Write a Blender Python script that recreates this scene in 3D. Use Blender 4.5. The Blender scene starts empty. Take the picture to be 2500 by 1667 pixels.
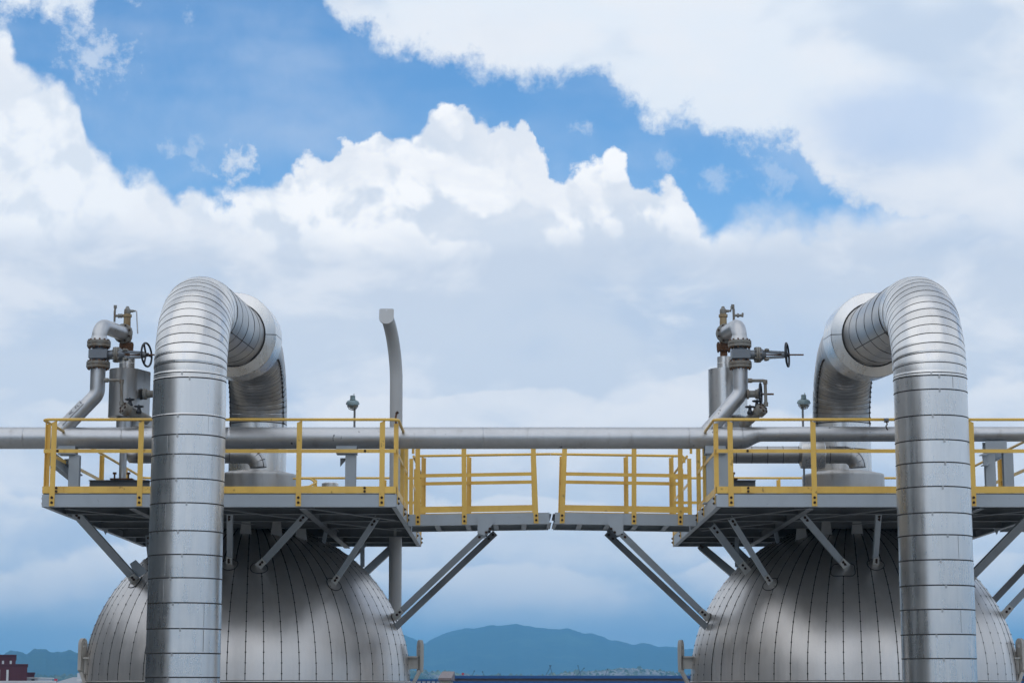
import bpy, bmesh, math, random
from mathutils import Vector, Matrix

random.seed(7)
PI = math.pi
R = math.radians
scene = bpy.context.scene

# ------------------------------------------------------------------ camera
CAMZ = 8.0                       # eye height above the ground
F_PX = 5200.0                    # focal length in pixels of a 2500 px wide frame
PITCH = math.atan(857.0 / F_PX)
cam_d = bpy.data.cameras.new("camera")
cam = bpy.data.objects.new("camera", cam_d)
scene.collection.objects.link(cam)
cam.location = (0, 0, CAMZ)
cam.rotation_euler = (PI / 2 + PITCH, 0, 0)
cam_d.sensor_width = 36.0
cam_d.lens = F_PX / 2500.0 * 36.0
cam_d.clip_start = 0.1
cam_d.clip_end = 60000
scene.camera = cam
scene.render.resolution_x = 1024
scene.render.resolution_y = 682

# ------------------------------------------------------------------ render settings
scene.render.engine = 'CYCLES'
cy = scene.cycles
cy.max_bounces = 6
cy.diffuse_bounces = 3
cy.glossy_bounces = 4
cy.volume_bounces = 2
cy.sample_clamp_indirect = 4.0
cy.use_denoising = True
cy.use_adaptive_sampling = True
cy.adaptive_threshold = 0.02
try:
    cy.denoiser = 'OPENIMAGEDENOISE'
except Exception:
    pass
vs = scene.view_settings
vs.view_transform = 'Standard'
vs.look = 'None'
vs.exposure = 0.0
vs.gamma = 1.0
vs.use_curve_mapping = False

# ------------------------------------------------------------------ sun
SUN_EL, SUN_AZ = R(58), R(205)   # azimuth clockwise from +Y (the way the camera looks)
sun_dir = Vector((math.sin(SUN_AZ) * math.cos(SUN_EL), math.cos(SUN_AZ) * math.cos(SUN_EL), math.sin(SUN_EL)))
sun_d = bpy.data.lights.new("sun", 'SUN')
sun_d.energy = 0.65
sun_d.angle = R(90)
sun_d.color = (1.0, 0.955, 0.89)
sun = bpy.data.objects.new("sun", sun_d)
scene.collection.objects.link(sun)
sun.rotation_euler = (-sun_dir).to_track_quat('-Z', 'Y').to_euler()

# ------------------------------------------------------------------ world: clear sky with a procedural cloud deck
SKY_STRENGTH = 0.15
world = bpy.data.worlds.new("World")
scene.world = world
world.use_nodes = True


class Nodes:
    """tiny expression helper for node trees"""
    def __init__(self, tree):
        self.t = tree
        tree.nodes.clear()

    def new(self, typ, **kw):
        n = self.t.nodes.new(typ)
        for k, v in kw.items():
            setattr(n, k, v)
        return n

    def link(self, a, b):
        self.t.links.new(a, b)

    def put(self, sock, v):
        if isinstance(v, E):
            self.link(v.s, sock)
        elif hasattr(v, 'is_output'):
            self.link(v, sock)
        else:
            if hasattr(sock.default_value, '__len__') and not hasattr(v, '__len__'):
                v = (v,) * len(sock.default_value)
            if hasattr(v, '__len__') and len(v) == 3 and len(sock.default_value) == 4:
                v = tuple(v) + (1.0,)
            sock.default_value = v

    def m(self, op, a, b=None, c=None, clamp=False):
        n = self.new('ShaderNodeMath', operation=op, use_clamp=clamp)
        for i, v in enumerate((a, b, c)):
            if v is not None:
                self.put(n.inputs[i], v)
        return E(self, n.outputs[0])

    def vm(self, op, a, b=None, scale=None):
        n = self.new('ShaderNodeVectorMath', operation=op)
        self.put(n.inputs[0], a)
        if b is not None:
            self.put(n.inputs[1], b)
        if scale is not None:
            self.put(n.inputs['Scale'], scale)
        return E(self, n.outputs['Value'] if op in ('LENGTH', 'DOT_PRODUCT') else n.outputs[0])

    def noise(self, vec, scale, detail=4.0, rough=0.5, dist=0.0, typ='FBM', lac=2.0):
        n = self.new('ShaderNodeTexNoise', noise_dimensions='3D')
        try:
            n.noise_type = typ
            n.normalize = True
        except Exception:
            pass
        self.put(n.inputs['Vector'], vec)
        n.inputs['Scale'].default_value = scale
        n.inputs['Detail'].default_value = detail
        n.inputs['Roughness'].default_value = rough
        n.inputs['Lacunarity'].default_value = lac
        n.inputs['Distortion'].default_value = dist
        return E(self, n.outputs[0])

    def voronoi(self, vec, scale, smooth=0.6, detail=1.0):
        n = self.new('ShaderNodeTexVoronoi', voronoi_dimensions='3D', feature='SMOOTH_F1')
        self.put(n.inputs['Vector'], vec)
        n.inputs['Scale'].default_value = scale
        n.inputs['Smoothness'].default_value = smooth
        try:
            n.inputs['Detail'].default_value = detail
            n.inputs['Roughness'].default_value = 0.5
        except Exception:
            pass
        return E(self, n.outputs['Distance'])

    def curve(self, t, pts):
        n = self.new('ShaderNodeFloatCurve')
        cm = n.mapping
        cm.use_clip = False
        cv = cm.curves[0]
        pts = sorted(pts)
        while len(cv.points) < len(pts):
            cv.points.new(0.5, 0.5)
        for p, (a, b) in zip(cv.points, pts):
            p.location = (a, b)
            p.handle_type = 'AUTO_CLAMPED'
        cm.update()
        self.put(n.inputs['Value'], t)
        return E(self, n.outputs[0])

    def smooth(self, x, a, b):
        n = self.new('ShaderNodeMapRange', interpolation_type='SMOOTHSTEP')
        self.put(n.inputs['Value'], x)
        self.put(n.inputs['From Min'], a)
        self.put(n.inputs['From Max'], b)
        return E(self, n.outputs[0])

    def lin(self, x, a, b, c=0.0, d=1.0):
        n = self.new('ShaderNodeMapRange')
        n.clamp = True
        for k, v in (('Value', x), ('From Min', a), ('From Max', b), ('To Min', c), ('To Max', d)):
            self.put(n.inputs[k], v)
        return E(self, n.outputs[0])

    def ramp(self, x, stops):
        n = self.new('ShaderNodeValToRGB')
        cr = n.color_ramp
        stops = sorted(stops, key=lambda q: q[0])
        while len(cr.elements) < len(stops):
            cr.elements.new(0.5)
        for e, (p, c) in zip(cr.elements, stops):
            e.position = p
            e.color = tuple(c) + (1.0,)
        self.put(n.inputs[0], x)
        return E(self, n.outputs[0])

    def mix(self, f, a, b, blend='MIX'):
        n = self.new('ShaderNodeMix', data_type='RGBA', blend_type=blend)
        self.put(n.inputs[0], f)
        self.put(n.inputs[6], a)
        self.put(n.inputs[7], b)
        return E(self, n.outputs[2])


class E:
    def __init__(self, nd, s):
        self.n, self.s = nd, s
    def __add__(self, o): return self.n.m('ADD', self, o)
    def __radd__(self, o): return self.n.m('ADD', self, o)
    def __sub__(self, o): return self.n.m('SUBTRACT', self, o)
    def __rsub__(self, o): return self.n.m('SUBTRACT', o, self)
    def __mul__(self, o): return self.n.m('MULTIPLY', self, o)
    def __rmul__(self, o): return self.n.m('MULTIPLY', self, o)
    def __truediv__(self, o): return self.n.m('DIVIDE', self, o)
    def max(self, o): return self.n.m('MAXIMUM', self, o)
    def min(self, o): return self.n.m('MINIMUM', self, o)
    def clamp(self): return self.n.m('ADD', self, 0.0, clamp=True)


def srgb(r, g, b):
    f = lambda c: c / 12.92 if c <= 0.04045 else ((c + 0.055) / 1.055) ** 2.4
    return tuple(f(c / 255.0) for c in (r, g, b))


DEG_PX = 0.01102                 # degrees of azimuth per photo pixel near the axis
def az_of(px): return (px - 1250) * DEG_PX
def el_of(py): return (1690 - py) * 0.0110
AZR, ELR = 15.0, 26.0
def cpts(lst): return [((az_of(x) + AZR) / (2 * AZR), el_of(y) / ELR) for x, y in lst]


def build_sky():
    N = Nodes(world.node_tree)
    tc = N.new('ShaderNodeTexCoord')
    d = N.vm('NORMALIZE', tc.outputs['Generated'])
    sp = N.new('ShaderNodeSeparateXYZ')
    N.link(d.s, sp.inputs[0])
    x, y, z = (E(N, sp.outputs[i]) for i in range(3))
    az = N.m('ARCTAN2', x, y) * 57.2958
    el = N.m('ARCSINE', z) * 57.2958
    t = N.lin(az, -AZR, AZR)
    absaz = N.m('ABSOLUTE', az)
    inview = 1.0 - N.smooth(absaz, 13.2, 19.0)

    stretch = N.vm('MULTIPLY', d, (1.0, 1.0, 2.6))
    soft1 = N.noise(stretch, 8.0, 3.0, 0.5, 0.3) - 0.5
    # three octaves of edge noise in direction space
    big = N.noise(d, 16.0, 3.0, 0.5, 0.3) - 0.5
    mid = N.noise(d, 46.0, 5.0, 0.62, 0.2) - 0.5
    fine = N.noise(d, 120.0, 6.0, 0.68) - 0.5
    wd = N.vm('ADD', d, N.vm('SCALE', N.noise(d, 60.0, 3.0, 0.6), scale=0.006))
    puff = (0.42 - N.voronoi(wd, 58.0, 0.12, 0.0)) + (0.42 - N.voronoi(wd, 130.0, 0.12, 0.0)) * 0.5

    # lower deck: cumulus top outline
    B = N.curve(t, cpts([(-60, 60), (0, 95), (22, 165), (60, 190), (110, 207), (150, 235), (182, 275), (190, 330), (215, 375), (260, 405),
                         (300, 418), (350, 420), (400, 440), (450, 455), (530, 464), (580, 448), (625, 432), (665, 428),
                         (690, 395), (735, 378), (800, 368), (830, 345), (880, 328), (940, 318), (1015, 318), (1035, 285), (1075, 268),
                         (1120, 262), (1180, 278), (1250, 270), (1300, 285), (1312, 335), (1340, 375), (1378, 425), (1388, 420), (1440, 400), (1475, 375),
                         (1500, 362), (1532, 395), (1560, 432), (1610, 437), (1665, 440), (1692, 470), (1712, 528), (1745, 535), (1800, 492),
                         (1860, 476), (1950, 474), (2010, 486), (2080, 470), (2160, 452), (2260, 440), (2400, 430), (2560, 425)])) * ELR
    eB = B - el + big * 0.4 + mid * 0.95 + fine * 0.6 + puff * 0.7
    soft = N.lin(az, az_of(1690), az_of(1820), 0.0, 1.2) + N.lin(az, az_of(350), az_of(760), 0.65, 0.26)
    mB = N.smooth(eB, 0.0, soft)
    # upper deck, hanging in from the right
    A = N.curve(t, cpts([(-60, 60), (0, 95), (60, 105), (120, 112), (180, 105), (215, 50), (240, -60), (480, -420), (700, -140), (765, 0), (800, 72), (860, 112),
                         (930, 128), (1000, 160), (1070, 178), (1130, 182), (1200, 205), (1260, 226), (1330, 228), (1400, 214), (1480, 205),
                         (1520, 255), (1560, 290), (1610, 335), (1660, 318), (1700, 322), (1735, 362), (1780, 388), (1830, 400), (1900, 378), (1960, 380),
                         (1980, 425), (2012, 470), (2060, 520), (2160, 570), (2560, 640)])) * ELR
    eA = el - A + big * 0.8 + mid * 2.1 + fine * 1.2
    mA = N.smooth(eA, -0.15, 0.7)
    # wisps in the blue
    def wisp(px, py, sx, sy, thr, op):
        ex = (az - az_of(px)) * (1.0 / (sx * DEG_PX))
        ey = (el - el_of(py)) * (1.0 / (sy * DEG_PX))
        g = 1.0 - N.m('SQRT', ex * ex + ey * ey)
        return N.smooth(g + (mid * 2.6 + fine * 2.4), thr, thr + 0.9) * op
    wz = wisp(220, 175, 125, 120, 0.15, 0.6).max(wisp(572, 405, 60, 90, 0.15, 0.85))
    for a in ((430, 385, 120, 80, 0.3, 0.45), (275, 32, 50, 45, 0.3, 0.5), (440, 60, 38, 50, 0.35, 0.45), (1640, 400, 70, 90, 0.3, 0.35),
              (1430, 315, 90, 45, 0.55, 0.5), (1900, 440, 160, 70, 0.1, 0.3), (1750, 440, 120, 60, 0.2, 0.3)):
        wz = wz.max(wisp(*a))

    # everywhere else: the same kind of broken cloud cover
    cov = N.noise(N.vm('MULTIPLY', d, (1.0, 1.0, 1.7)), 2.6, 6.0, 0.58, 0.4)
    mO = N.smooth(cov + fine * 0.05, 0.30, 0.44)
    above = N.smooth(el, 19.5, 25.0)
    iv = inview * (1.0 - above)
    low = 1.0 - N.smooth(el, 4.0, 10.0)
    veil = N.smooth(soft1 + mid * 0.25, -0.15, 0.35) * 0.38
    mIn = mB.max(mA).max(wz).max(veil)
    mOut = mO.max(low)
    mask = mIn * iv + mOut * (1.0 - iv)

    # cloud colour: bright tops, grey-blue bases, blue distance
    soft2 = N.noise(N.vm('MULTIPLY', d, (1.0, 1.0, 1.6)), 24.0, 4.0, 0.5, 0.2) - 0.5
    eln = el + soft1 * 2.2 + soft2 * 1.8
    hx = N.lin(eln, 0.0, 30.0)
    col = N.ramp(hx, [(0.0, srgb(128, 168, 206)), (0.035, srgb(146, 182, 214)), (0.07, srgb(190, 210, 229)), (0.10, srgb(208, 221, 235)),
                      (0.14, srgb(214, 224, 236)), (0.22, srgb(208, 219, 233)), (0.30, srgb(209, 219, 232)),
                      (0.38, srgb(206, 216, 230)), (0.43, srgb(222, 229, 239)), (0.52, srgb(230, 237, 245)), (0.66, srgb(231, 238, 246)), (1.0, srgb(226, 233, 243))])
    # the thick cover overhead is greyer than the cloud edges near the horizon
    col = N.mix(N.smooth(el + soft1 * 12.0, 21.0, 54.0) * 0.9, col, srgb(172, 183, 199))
    # relief on the cumulus heads: light comes from above
    off = N.vm('ADD', d, (0.004, 0.0, 0.009))
    r1 = N.noise(d, 27.0, 4.0, 0.5, 0.25)
    r2 = N.noise(off, 27.0, 4.0, 0.5, 0.25)
    emb = (r1 - r2) * 4.2 + (puff + mid * 0.9) * 0.20
    headness = N.smooth(eln, 11.2, 12.8) * mB * iv * (1.0 - N.smooth(az, az_of(1700), az_of(2000)) * 0.75)
    lit = N.smooth(emb + soft2 * 1.0 + 0.10, -0.25, 0.30)
    headc = N.mix(lit, srgb(217, 225, 236), srgb(255, 255, 255))
    # the left and right flanks of the heads are a little greyer than the middle
    flank = N.smooth(N.m('ABSOLUTE', az - az_of(1180)), 4.0, 8.5)
    headc = N.mix(flank * 0.45, headc, srgb(231, 238, 246))
    col = N.mix(headness, col, headc)
    # soft darker and lighter patches in the deck
    pat = N.noise(N.vm('MULTIPLY', d, (1.0, 1.0, 1.9)), 8.5, 4.0, 0.52, 0.3)
    col = N.mix(N.smooth(pat, 0.46, 0.66) * (1.0 - headness) * 0.75, col, srgb(188, 205, 227))
    pat2 = N.noise(N.vm('ADD', N.vm('MULTIPLY', d, (1.0, 1.0, 2.0)), (3.1, 1.7, 0.4)), 13.0, 5.0, 0.55, 0.3)
    col = N.mix(N.smooth(pat2, 0.45, 0.64) * N.smooth(el, 1.4, 3.2) * 0.75, col, srgb(236, 239, 244))
    # low banks of cumulus one behind the other
    for el0, amp, th, op, sc in ((7.6, 3.0, 2.2, 0.6, 0.9), (5.2, 2.4, 1.9, 0.8, 0.7), (3.5, 1.4, 1.5, 0.95, 0.5)):
        eb = el0 - el + big * amp + soft1 * amp * 1.6 + mid * 0.55 + puff * 0.3 * sc
        bank = N.smooth(eb, 0.0, 0.22 * sc + 0.1) * (1.0 - N.smooth(eb, 0.25, th)) * N.smooth(pat2 + soft2 * 0.3, 0.30, 0.52)
        col = N.mix(bank * op, col, srgb(242, 243, 245))
    sx, sy = (az - az_of(2190)) * (1.0 / 3.3), (el - el_of(335)) * (1.0 / 1.55)
    sg = N.m('SQRT', sx * sx + sy * sy) + soft1 * 1.2 + mid * 0.5
    col = N.mix((1.0 - N.smooth(sg, 0.35, 1.15)) * 0.8, col, srgb(192, 210, 236))
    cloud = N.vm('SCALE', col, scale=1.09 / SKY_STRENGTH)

    sky = N.new('ShaderNodeTexSky', sky_type='NISHITA')
    sky.sun_disc = False
    sky.sun_elevation = SUN_EL
    sky.sun_rotation = SUN_AZ
    sky.air_density = 1.0
    sky.dust_density = 0.3
    sky.ozone_density = 2.5
    # deepen the Nishita blue
    gm = N.new('ShaderNodeHueSaturation')
    gm.inputs['Saturation'].default_value = 1.27
    gm.inputs['Value'].default_value = 1.0
    N.link(sky.outputs[0], gm.inputs['Color'])
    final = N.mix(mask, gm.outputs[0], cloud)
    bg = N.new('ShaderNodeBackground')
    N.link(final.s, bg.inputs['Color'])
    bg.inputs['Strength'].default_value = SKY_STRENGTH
    out = N.new('ShaderNodeOutputWorld')
    N.link(bg.outputs[0], out.inputs['Surface'])
    world.cycles.sampling_method = 'MANUAL'
    world.cycles.sample_map_resolution = 1024


build_sky()


# ------------------------------------------------------------------ materials
def new_mat(name):
    m = bpy.data.materials.new(name)
    m.use_nodes = True
    return m, Nodes(m.node_tree)


def metal_mat(name, base, rough, streak=0.25, bump=0.0, stain=0.0, stain_col=(0.10, 0.07, 0.05), metallic=1.0, vary=0.10, zs=0.12, scale=9.0, dent=(1.0, 0.45), rv=1.0, seeded=True, chips=0.0):
    m, N = new_mat(name)
    tc = N.new('ShaderNodeTexCoord')
    oi = N.new('ShaderNodeObjectInfo')
    seed = N.vm('SCALE', N.vm('ADD', (0.37, 0.11, 0.73), (0, 0, 0)), scale=E(N, oi.outputs['Random']) * (37.0 if seeded else 0.0))
    p = N.vm('ADD', tc.outputs['Object'], seed)
    ps = N.vm('MULTIPLY', p, (1.0, 1.0, zs))
    st = N.noise(ps, scale, 4.0, 0.6)
    cl = N.noise(p, 2.3, 5.0, 0.6)
    b = N.new('ShaderNodeBsdfPrincipled')
    val = 1.0 + (E(N, oi.outputs['Random']) - 0.5) * vary + (st - 0.5) * streak + (cl - 0.5) * 0.25
    colr = N.vm('SCALE', base, scale=val)
    if stain > 0:
        sn = N.noise(N.vm('MULTIPLY', p, (1.0, 1.0, 0.35)), 6.0, 6.0, 0.65)
        colr = N.mix(N.smooth(sn, 0.56, 0.72) * stain, colr, stain_col)
    if chips > 0:
        cn = N.noise(N.vm('MULTIPLY', p, (1.0, 1.0, 0.6)), 9.0, 3.0, 0.6)
        colr = N.mix(N.smooth(cn, 0.70, 0.73) * chips, colr, (0.03, 0.03, 0.032))
    N.put(b.inputs['Base Color'], colr)
    b.inputs['Metallic'].default_value = metallic
    N.put(b.inputs['Roughness'], N.m('ADD', rough, (cl - 0.5) * (0.16 * rv) + (st - 0.5) * (0.18 * rv), clamp=True))
    if bump > 0:
        bn = N.new('ShaderNodeBump')
        bn.inputs['Strength'].default_value = 1.0
        bn.inputs['Distance'].default_value = bump
        dn = N.noise(N.vm('MULTIPLY', p, (dent[0], dent[0], dent[1])), 3.2, 1.0, 0.4)
        N.put(bn.inputs['Height'], dn)
        N.link(bn.outputs[0], b.inputs['Normal'])
    o = N.new('ShaderNodeOutputMaterial')
    N.link(b.outputs[0], o.inputs[0])
    return m


def paint_mat(name, base, rough=0.5, wear=0.15, wear_col=None, scale=5.0, vary=0.06, spots=0.0, spot_col=(0.12, 0.05, 0.02), spec=0.5):
    m, N = new_mat(name)
    tc = N.new('ShaderNodeTexCoord')
    oi = N.new('ShaderNodeObjectInfo')
    seed = N.vm('SCALE', (0.31, 0.57, 0.83), scale=E(N, oi.outputs['Random']) * 29.0)
    p = N.vm('ADD', tc.outputs['Object'], seed)
    n = N.noise(N.vm('MULTIPLY', p, (1.0, 1.0, 0.4)), scale, 6.0, 0.62)
    b = N.new('ShaderNodeBsdfPrincipled')
    val = 1.0 + (E(N, oi.outputs['Random']) - 0.5) * vary
    c = N.vm('SCALE', base, scale=val)
    c = N.mix(N.smooth(n, 0.42, 0.70) * wear, c, wear_col or tuple(k * 0.55 for k in base))
    if spots > 0:
        sn = N.noise(p, scale * 4.0, 3.0, 0.6)
        c = N.mix(N.smooth(sn, 0.66, 0.74) * spots, c, spot_col)
    N.put(b.inputs['Base Color'], c)
    N.put(b.inputs['Roughness'], N.m('ADD', rough, (n - 0.5) * 0.25, clamp=True))
    b.inputs['Specular IOR Level'].default_value = spec
    o = N.new('ShaderNodeOutputMaterial')
    N.link(b.outputs[0], o.inputs[0])
    return m


def flat_mat(name, base, rough=0.7, metallic=0.0):
    m, N = new_mat(name)
    b = N.new('ShaderNodeBsdfPrincipled')
    b.inputs['Base Color'].default_value = tuple(base) + (1.0,)
    b.inputs['Roughness'].default_value = rough
    b.inputs['Metallic'].default_value = metallic
    o = N.new('ShaderNodeOutputMaterial')
    N.link(b.outputs[0], o.inputs[0])
    return m


M = {}
M['clad'] = metal_mat('aluminium_cladding', (0.74, 0.725, 0.705), 0.29, streak=0.24, bump=0.0, vary=0.12, scale=16.0, zs=0.05, dent=(1.6, 0.12))
M['clad_dark'] = metal_mat('weathered_cladding', (0.47, 0.46, 0.45), 0.36, streak=0.3, bump=0.004, stain=0.35, stain_col=(0.16, 0.13, 0.11))
M['dome'] = metal_mat('dome_cladding', (0.71, 0.675, 0.645), 0.38, streak=0.20, bump=0.003, vary=0.14, scale=14.0, zs=0.08, metallic=0.80)
M['seam'] = flat_mat('seam_grime', (0.045, 0.043, 0.042), 0.7)
M['plate'] = paint_mat('pale_bracket_paint', (0.66, 0.66, 0.635), 0.5, wear=0.25, wear_col=(0.45, 0.42, 0.38))
M['silver'] = metal_mat('silver_painted_pipe', (0.55, 0.555, 0.565), 0.37, streak=0.24, stain=0.3, stain_col=(0.22, 0.19, 0.17), metallic=0.9, zs=1.0, vary=0.0, rv=0.6, seeded=False, chips=0.8)
M['valve'] = metal_mat('valve_paint', (0.18, 0.195, 0.215), 0.42, streak=0.3, stain=0.3, metallic=0.55, zs=1.0)
M['rust'] = paint_mat('rusty_iron', (0.16, 0.075, 0.035), 0.8, wear=0.8, wear_col=(0.05, 0.035, 0.03), scale=18.0)
M['ochre'] = paint_mat('rust_stained_bonnet', (0.36, 0.27, 0.15), 0.6, wear=0.8, wear_col=(0.16, 0.08, 0.035), scale=12.0)
M['flange'] = paint_mat('flange_steel', (0.235, 0.23, 0.21), 0.5, wear=0.7, wear_col=(0.16, 0.10, 0.05), scale=10.0)
M['yellow'] = paint_mat('yellow_paint', (0.88, 0.56, 0.12), 0.42, wear=0.4, wear_col=(0.58, 0.32, 0.08), scale=2.2, spots=0.55, spot_col=(0.20, 0.10, 0.03))
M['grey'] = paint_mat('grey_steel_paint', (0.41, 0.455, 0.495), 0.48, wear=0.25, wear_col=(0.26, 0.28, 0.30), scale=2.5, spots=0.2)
M['greyd'] = paint_mat('dark_or_shaded_steel', (0.20, 0.215, 0.23), 0.55, wear=0.4, wear_col=(0.12, 0.11, 0.105), scale=3.0, spots=0.2)  # dark steel; on rear struts and underside beams its tone stands in for shade
M['pale'] = paint_mat('pale_grey_paint', (0.47, 0.475, 0.475), 0.45, wear=0.25, wear_col=(0.38, 0.36, 0.33), scale=2.0, spots=0.15)
M['lug'] = paint_mat('off_white_lug_paint', (0.56, 0.54, 0.50), 0.5, wear=0.4, wear_col=(0.34, 0.30, 0.25), scale=4.0, spots=0.3)
M['bolt'] = paint_mat('rusted_bolt', (0.045, 0.025, 0.018), 0.8, wear=0.5, wear_col=(0.10, 0.045, 0.02), scale=30.0)
M['black'] = paint_mat('black_enamel', (0.02, 0.024, 0.032), 0.4, wear=0.3, wear_col=(0.05, 0.05, 0.055))
M['grating'] = paint_mat('galvanised_grating', (0.13, 0.135, 0.14), 0.6, wear=0.3, scale=6.0)
M['label'] = paint_mat('faded_sticker', (0.62, 0.64, 0.66), 0.5, wear=0.3)
M['ink'] = flat_mat('sticker_ink', (0.20, 0.21, 0.23), 0.6)
M['lampgrey'] = paint_mat('lamp_casting', (0.22, 0.30, 0.32), 0.45, wear=0.3)
M['bulb'] = flat_mat('lamp_reflector', (0.75, 0.72, 0.62), 0.3, 0.3)


def glass_mat():
    m, N = new_mat('lamp_glass')
    b = N.new('ShaderNodeBsdfPrincipled')
    b.inputs['Base Color'].default_value = (0.9, 0.92, 0.9, 1)
    b.inputs['Roughness'].default_value = 0.06
    b.inputs['Transmission Weight'].default_value = 0.85
    o = N.new('ShaderNodeOutputMaterial')
    N.link(b.outputs[0], o.inputs[0])
    return m


M['glass'] = glass_mat()

# ------------------------------------------------------------------ geometry helpers
SINP, COSP = math.sin(PITCH), math.cos(PITCH)


def P(px, py, Y):
    """world point that stands at distance Y along the plant axis on the sight line of a photo pixel"""
    u = (px - 1250.0) / F_PX
    v = (833.5 - py) / F_PX
    dx, dy, dz = u, COSP - SINP * v, SINP + COSP * v
    k = Y / dy
    return Vector((dx * k, Y, CAMZ + dz * k))


def pxm(Y, h=2.0):
    """metres per photo pixel at distance Y"""
    return (Y * COSP + h * SINP) / F_PX


MID = 0.627                      # the two units mirror each other about this plane


class MB:
    """collects geometry for one mesh"""
    def __init__(self):
        self.v, self.f, self.mi = [], [], []

    def add(self, vs, fs, mi=0):
        o = len(self.v)
        self.v += [Vector(p) for p in vs]
        for f in fs:
            self.f.append(tuple(i + o for i in f))
            self.mi.append(mi)
        return self

    def box(self, c, s, ax=None, mi=0):
        c = Vector(c)
        ax = ax or (Vector((1, 0, 0)), Vector((0, 1, 0)), Vector((0, 0, 1)))
        h = [ax[i] * (s[i] / 2.0) for i in range(3)]
        vs = [c + h[0] * a + h[1] * b + h[2] * d for a in (-1, 1) for b in (-1, 1) for d in (-1, 1)]
        fs = [(0, 1, 3, 2), (4, 6, 7, 5), (0, 4, 5, 1), (2, 3, 7, 6), (0, 2, 6, 4), (1, 5, 7, 3)]
        return self.add(vs, fs, mi)

    def bb(self, lo, hi, mi=0):
        return self.box([(a + b) / 2 for a, b in zip(lo, hi)], [abs(b - a) for a, b in zip(lo, hi)], None, mi)

    def frame(self, p0, p1, up=(0, 0, 1)):
        d = (Vector(p1) - Vector(p0))
        L = d.length
        d.normalize()
        up = Vector(up)
        s = d.cross(up)
        if s.length < 1e-4:
            s = d.cross(Vector((0, 1, 0)))
        s.normalize()
        u = s.cross(d).normalized()
        return d, s, u, L

    def beam(self, p0, p1, w, h, up=(0, 0, 1), mi=0, off=(0, 0)):
        d, s, u, L = self.frame(p0, p1, up)
        c = (Vector(p0) + Vector(p1)) / 2 + s * off[0] + u * off[1]
        return self.box(c, (L, w, h), (d, s, u), mi)

    def section(self, p0, p1, poly, up=(0, 0, 1), mi=0):
        """extrude a closed 2-D outline (side, up) from p0 to p1"""
        d, s, u, L = self.frame(p0, p1, up)
        n = len(poly)
        vs = [Vector(p) + s * a + u * b for p in (p0, p1) for a, b in poly]
        fs = [(i, (i + 1) % n, n + (i + 1) % n, n + i) for i in range(n)]
        fs += [tuple(range(n))[::-1], tuple(range(n, 2 * n))]
        return self.add(vs, fs, mi)

    def channel(self, p0, p1, h, w, t=0.012, up=(0, 0, 1), flip=1, mi=0):
        f = flip
        poly = [(0, -h / 2), (f * w, -h / 2), (f * w, -h / 2 + t), (f * t, -h / 2 + t), (f * t, h / 2 - t), (f * w, h / 2 - t), (f * w, h / 2), (0, h / 2)]
        return self.section(p0, p1, poly, up, mi)

    def ibeam(self, p0, p1, h, w, t=0.012, up=(0, 0, 1), mi=0):
        a, b = w / 2, h / 2
        poly = [(-a, -b), (a, -b), (a, -b + t), (t / 2, -b + t), (t / 2, b - t), (a, b - t), (a, b), (-a, b), (-a, b - t), (-t / 2, b - t), (-t / 2, -b + t), (-a, -b + t)]
        return self.section(p0, p1, poly, up, mi)

    def angle(self, p0, p1, a, b, t=0.010, up=(0, 0, 1), fa=1, fb=1, mi=0):
        poly = [(0, 0), (fa * a, 0), (fa * a, fb * t), (fa * t, fb * t), (fa * t, fb * b), (0, fb * b)]
        return self.section(p0, p1, poly, up, mi)

    def tube(self, path, r, n=12, cap=True, closed=False, mi=0):
        path = [Vector(p) for p in path]
        m = len(path)
        rs = r if hasattr(r, '__len__') else [r] * m
        tang = []
        for i in range(m):
            a = path[(i - 1) % m] if (closed or i > 0) else path[i]
            b = path[(i + 1) % m] if (closed or i < m - 1) else path[i]
            tang.append((b - a).normalized())
        t0 = tang[0]
        ref = Vector((0, 0, 1)) if abs(t0.z) < 0.9 else Vector((1, 0, 0))
        nrm = (ref - t0 * ref.dot(t0)).normalized()
        vs, fs = [], []
        for i in range(m):
            if i > 0:
                q = tang[i - 1].rotation_difference(tang[i])
                nrm = q @ nrm
                nrm = (nrm - tang[i] * nrm.dot(tang[i])).normalized()
            bn = tang[i].cross(nrm)
            for k in range(n):
                a = 2 * PI * k / n
                vs.append(path[i] + (nrm * math.cos(a) + bn * math.sin(a)) * rs[i])
        last = m if closed else m - 1
        for i in range(last):
            j = (i + 1) % m
            for k in range(n):
                l = (k + 1) % n
                fs.append((i * n + k, i * n + l, j * n + l, j * n + k))
        if cap and not closed:
            fs.append(tuple(range(n))[::-1])
            fs.append(tuple((m - 1) * n + k for k in range(n)))
        return self.add(vs, fs, mi)

    def lathe(self, prof, origin, axis=(0, 0, 1), n=24, mi=0, cap=True, mats=None, wob=None):
        """prof: list of (radius, distance along axis)"""
        ax = Vector(axis).normalized()
        ref = Vector((0, 0, 1)) if abs(ax.z) < 0.9 else Vector((0, 1, 0))
        a1 = (ref - ax * ref.dot(ax)).normalized()
        a2 = ax.cross(a1)
        o = Vector(origin)
        vs = []
        for r, z in prof:
            for k in range(n):
                t = 2 * PI * k / n
                rr = r if wob is None else r + wob(t)
                vs.append(o + ax * z + (a1 * math.cos(t) + a2 * math.sin(t)) * rr)
        base = len(self.v)
        self.v += vs
        for i in range(len(prof) - 1):
            for k in range(n):
                l = (k + 1) % n
                self.f.append((base + i * n + k, base + i * n + l, base + (i + 1) * n + l, base + (i + 1) * n + k))
                self.mi.append(mats[i] if mats else mi)
        if cap:
            self.f.append(tuple(base + k for k in range(n))[::-1]); self.mi.append(mi)
            self.f.append(tuple(base + (len(prof) - 1) * n + k for k in range(n))); self.mi.append(mi)
        return self

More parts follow.
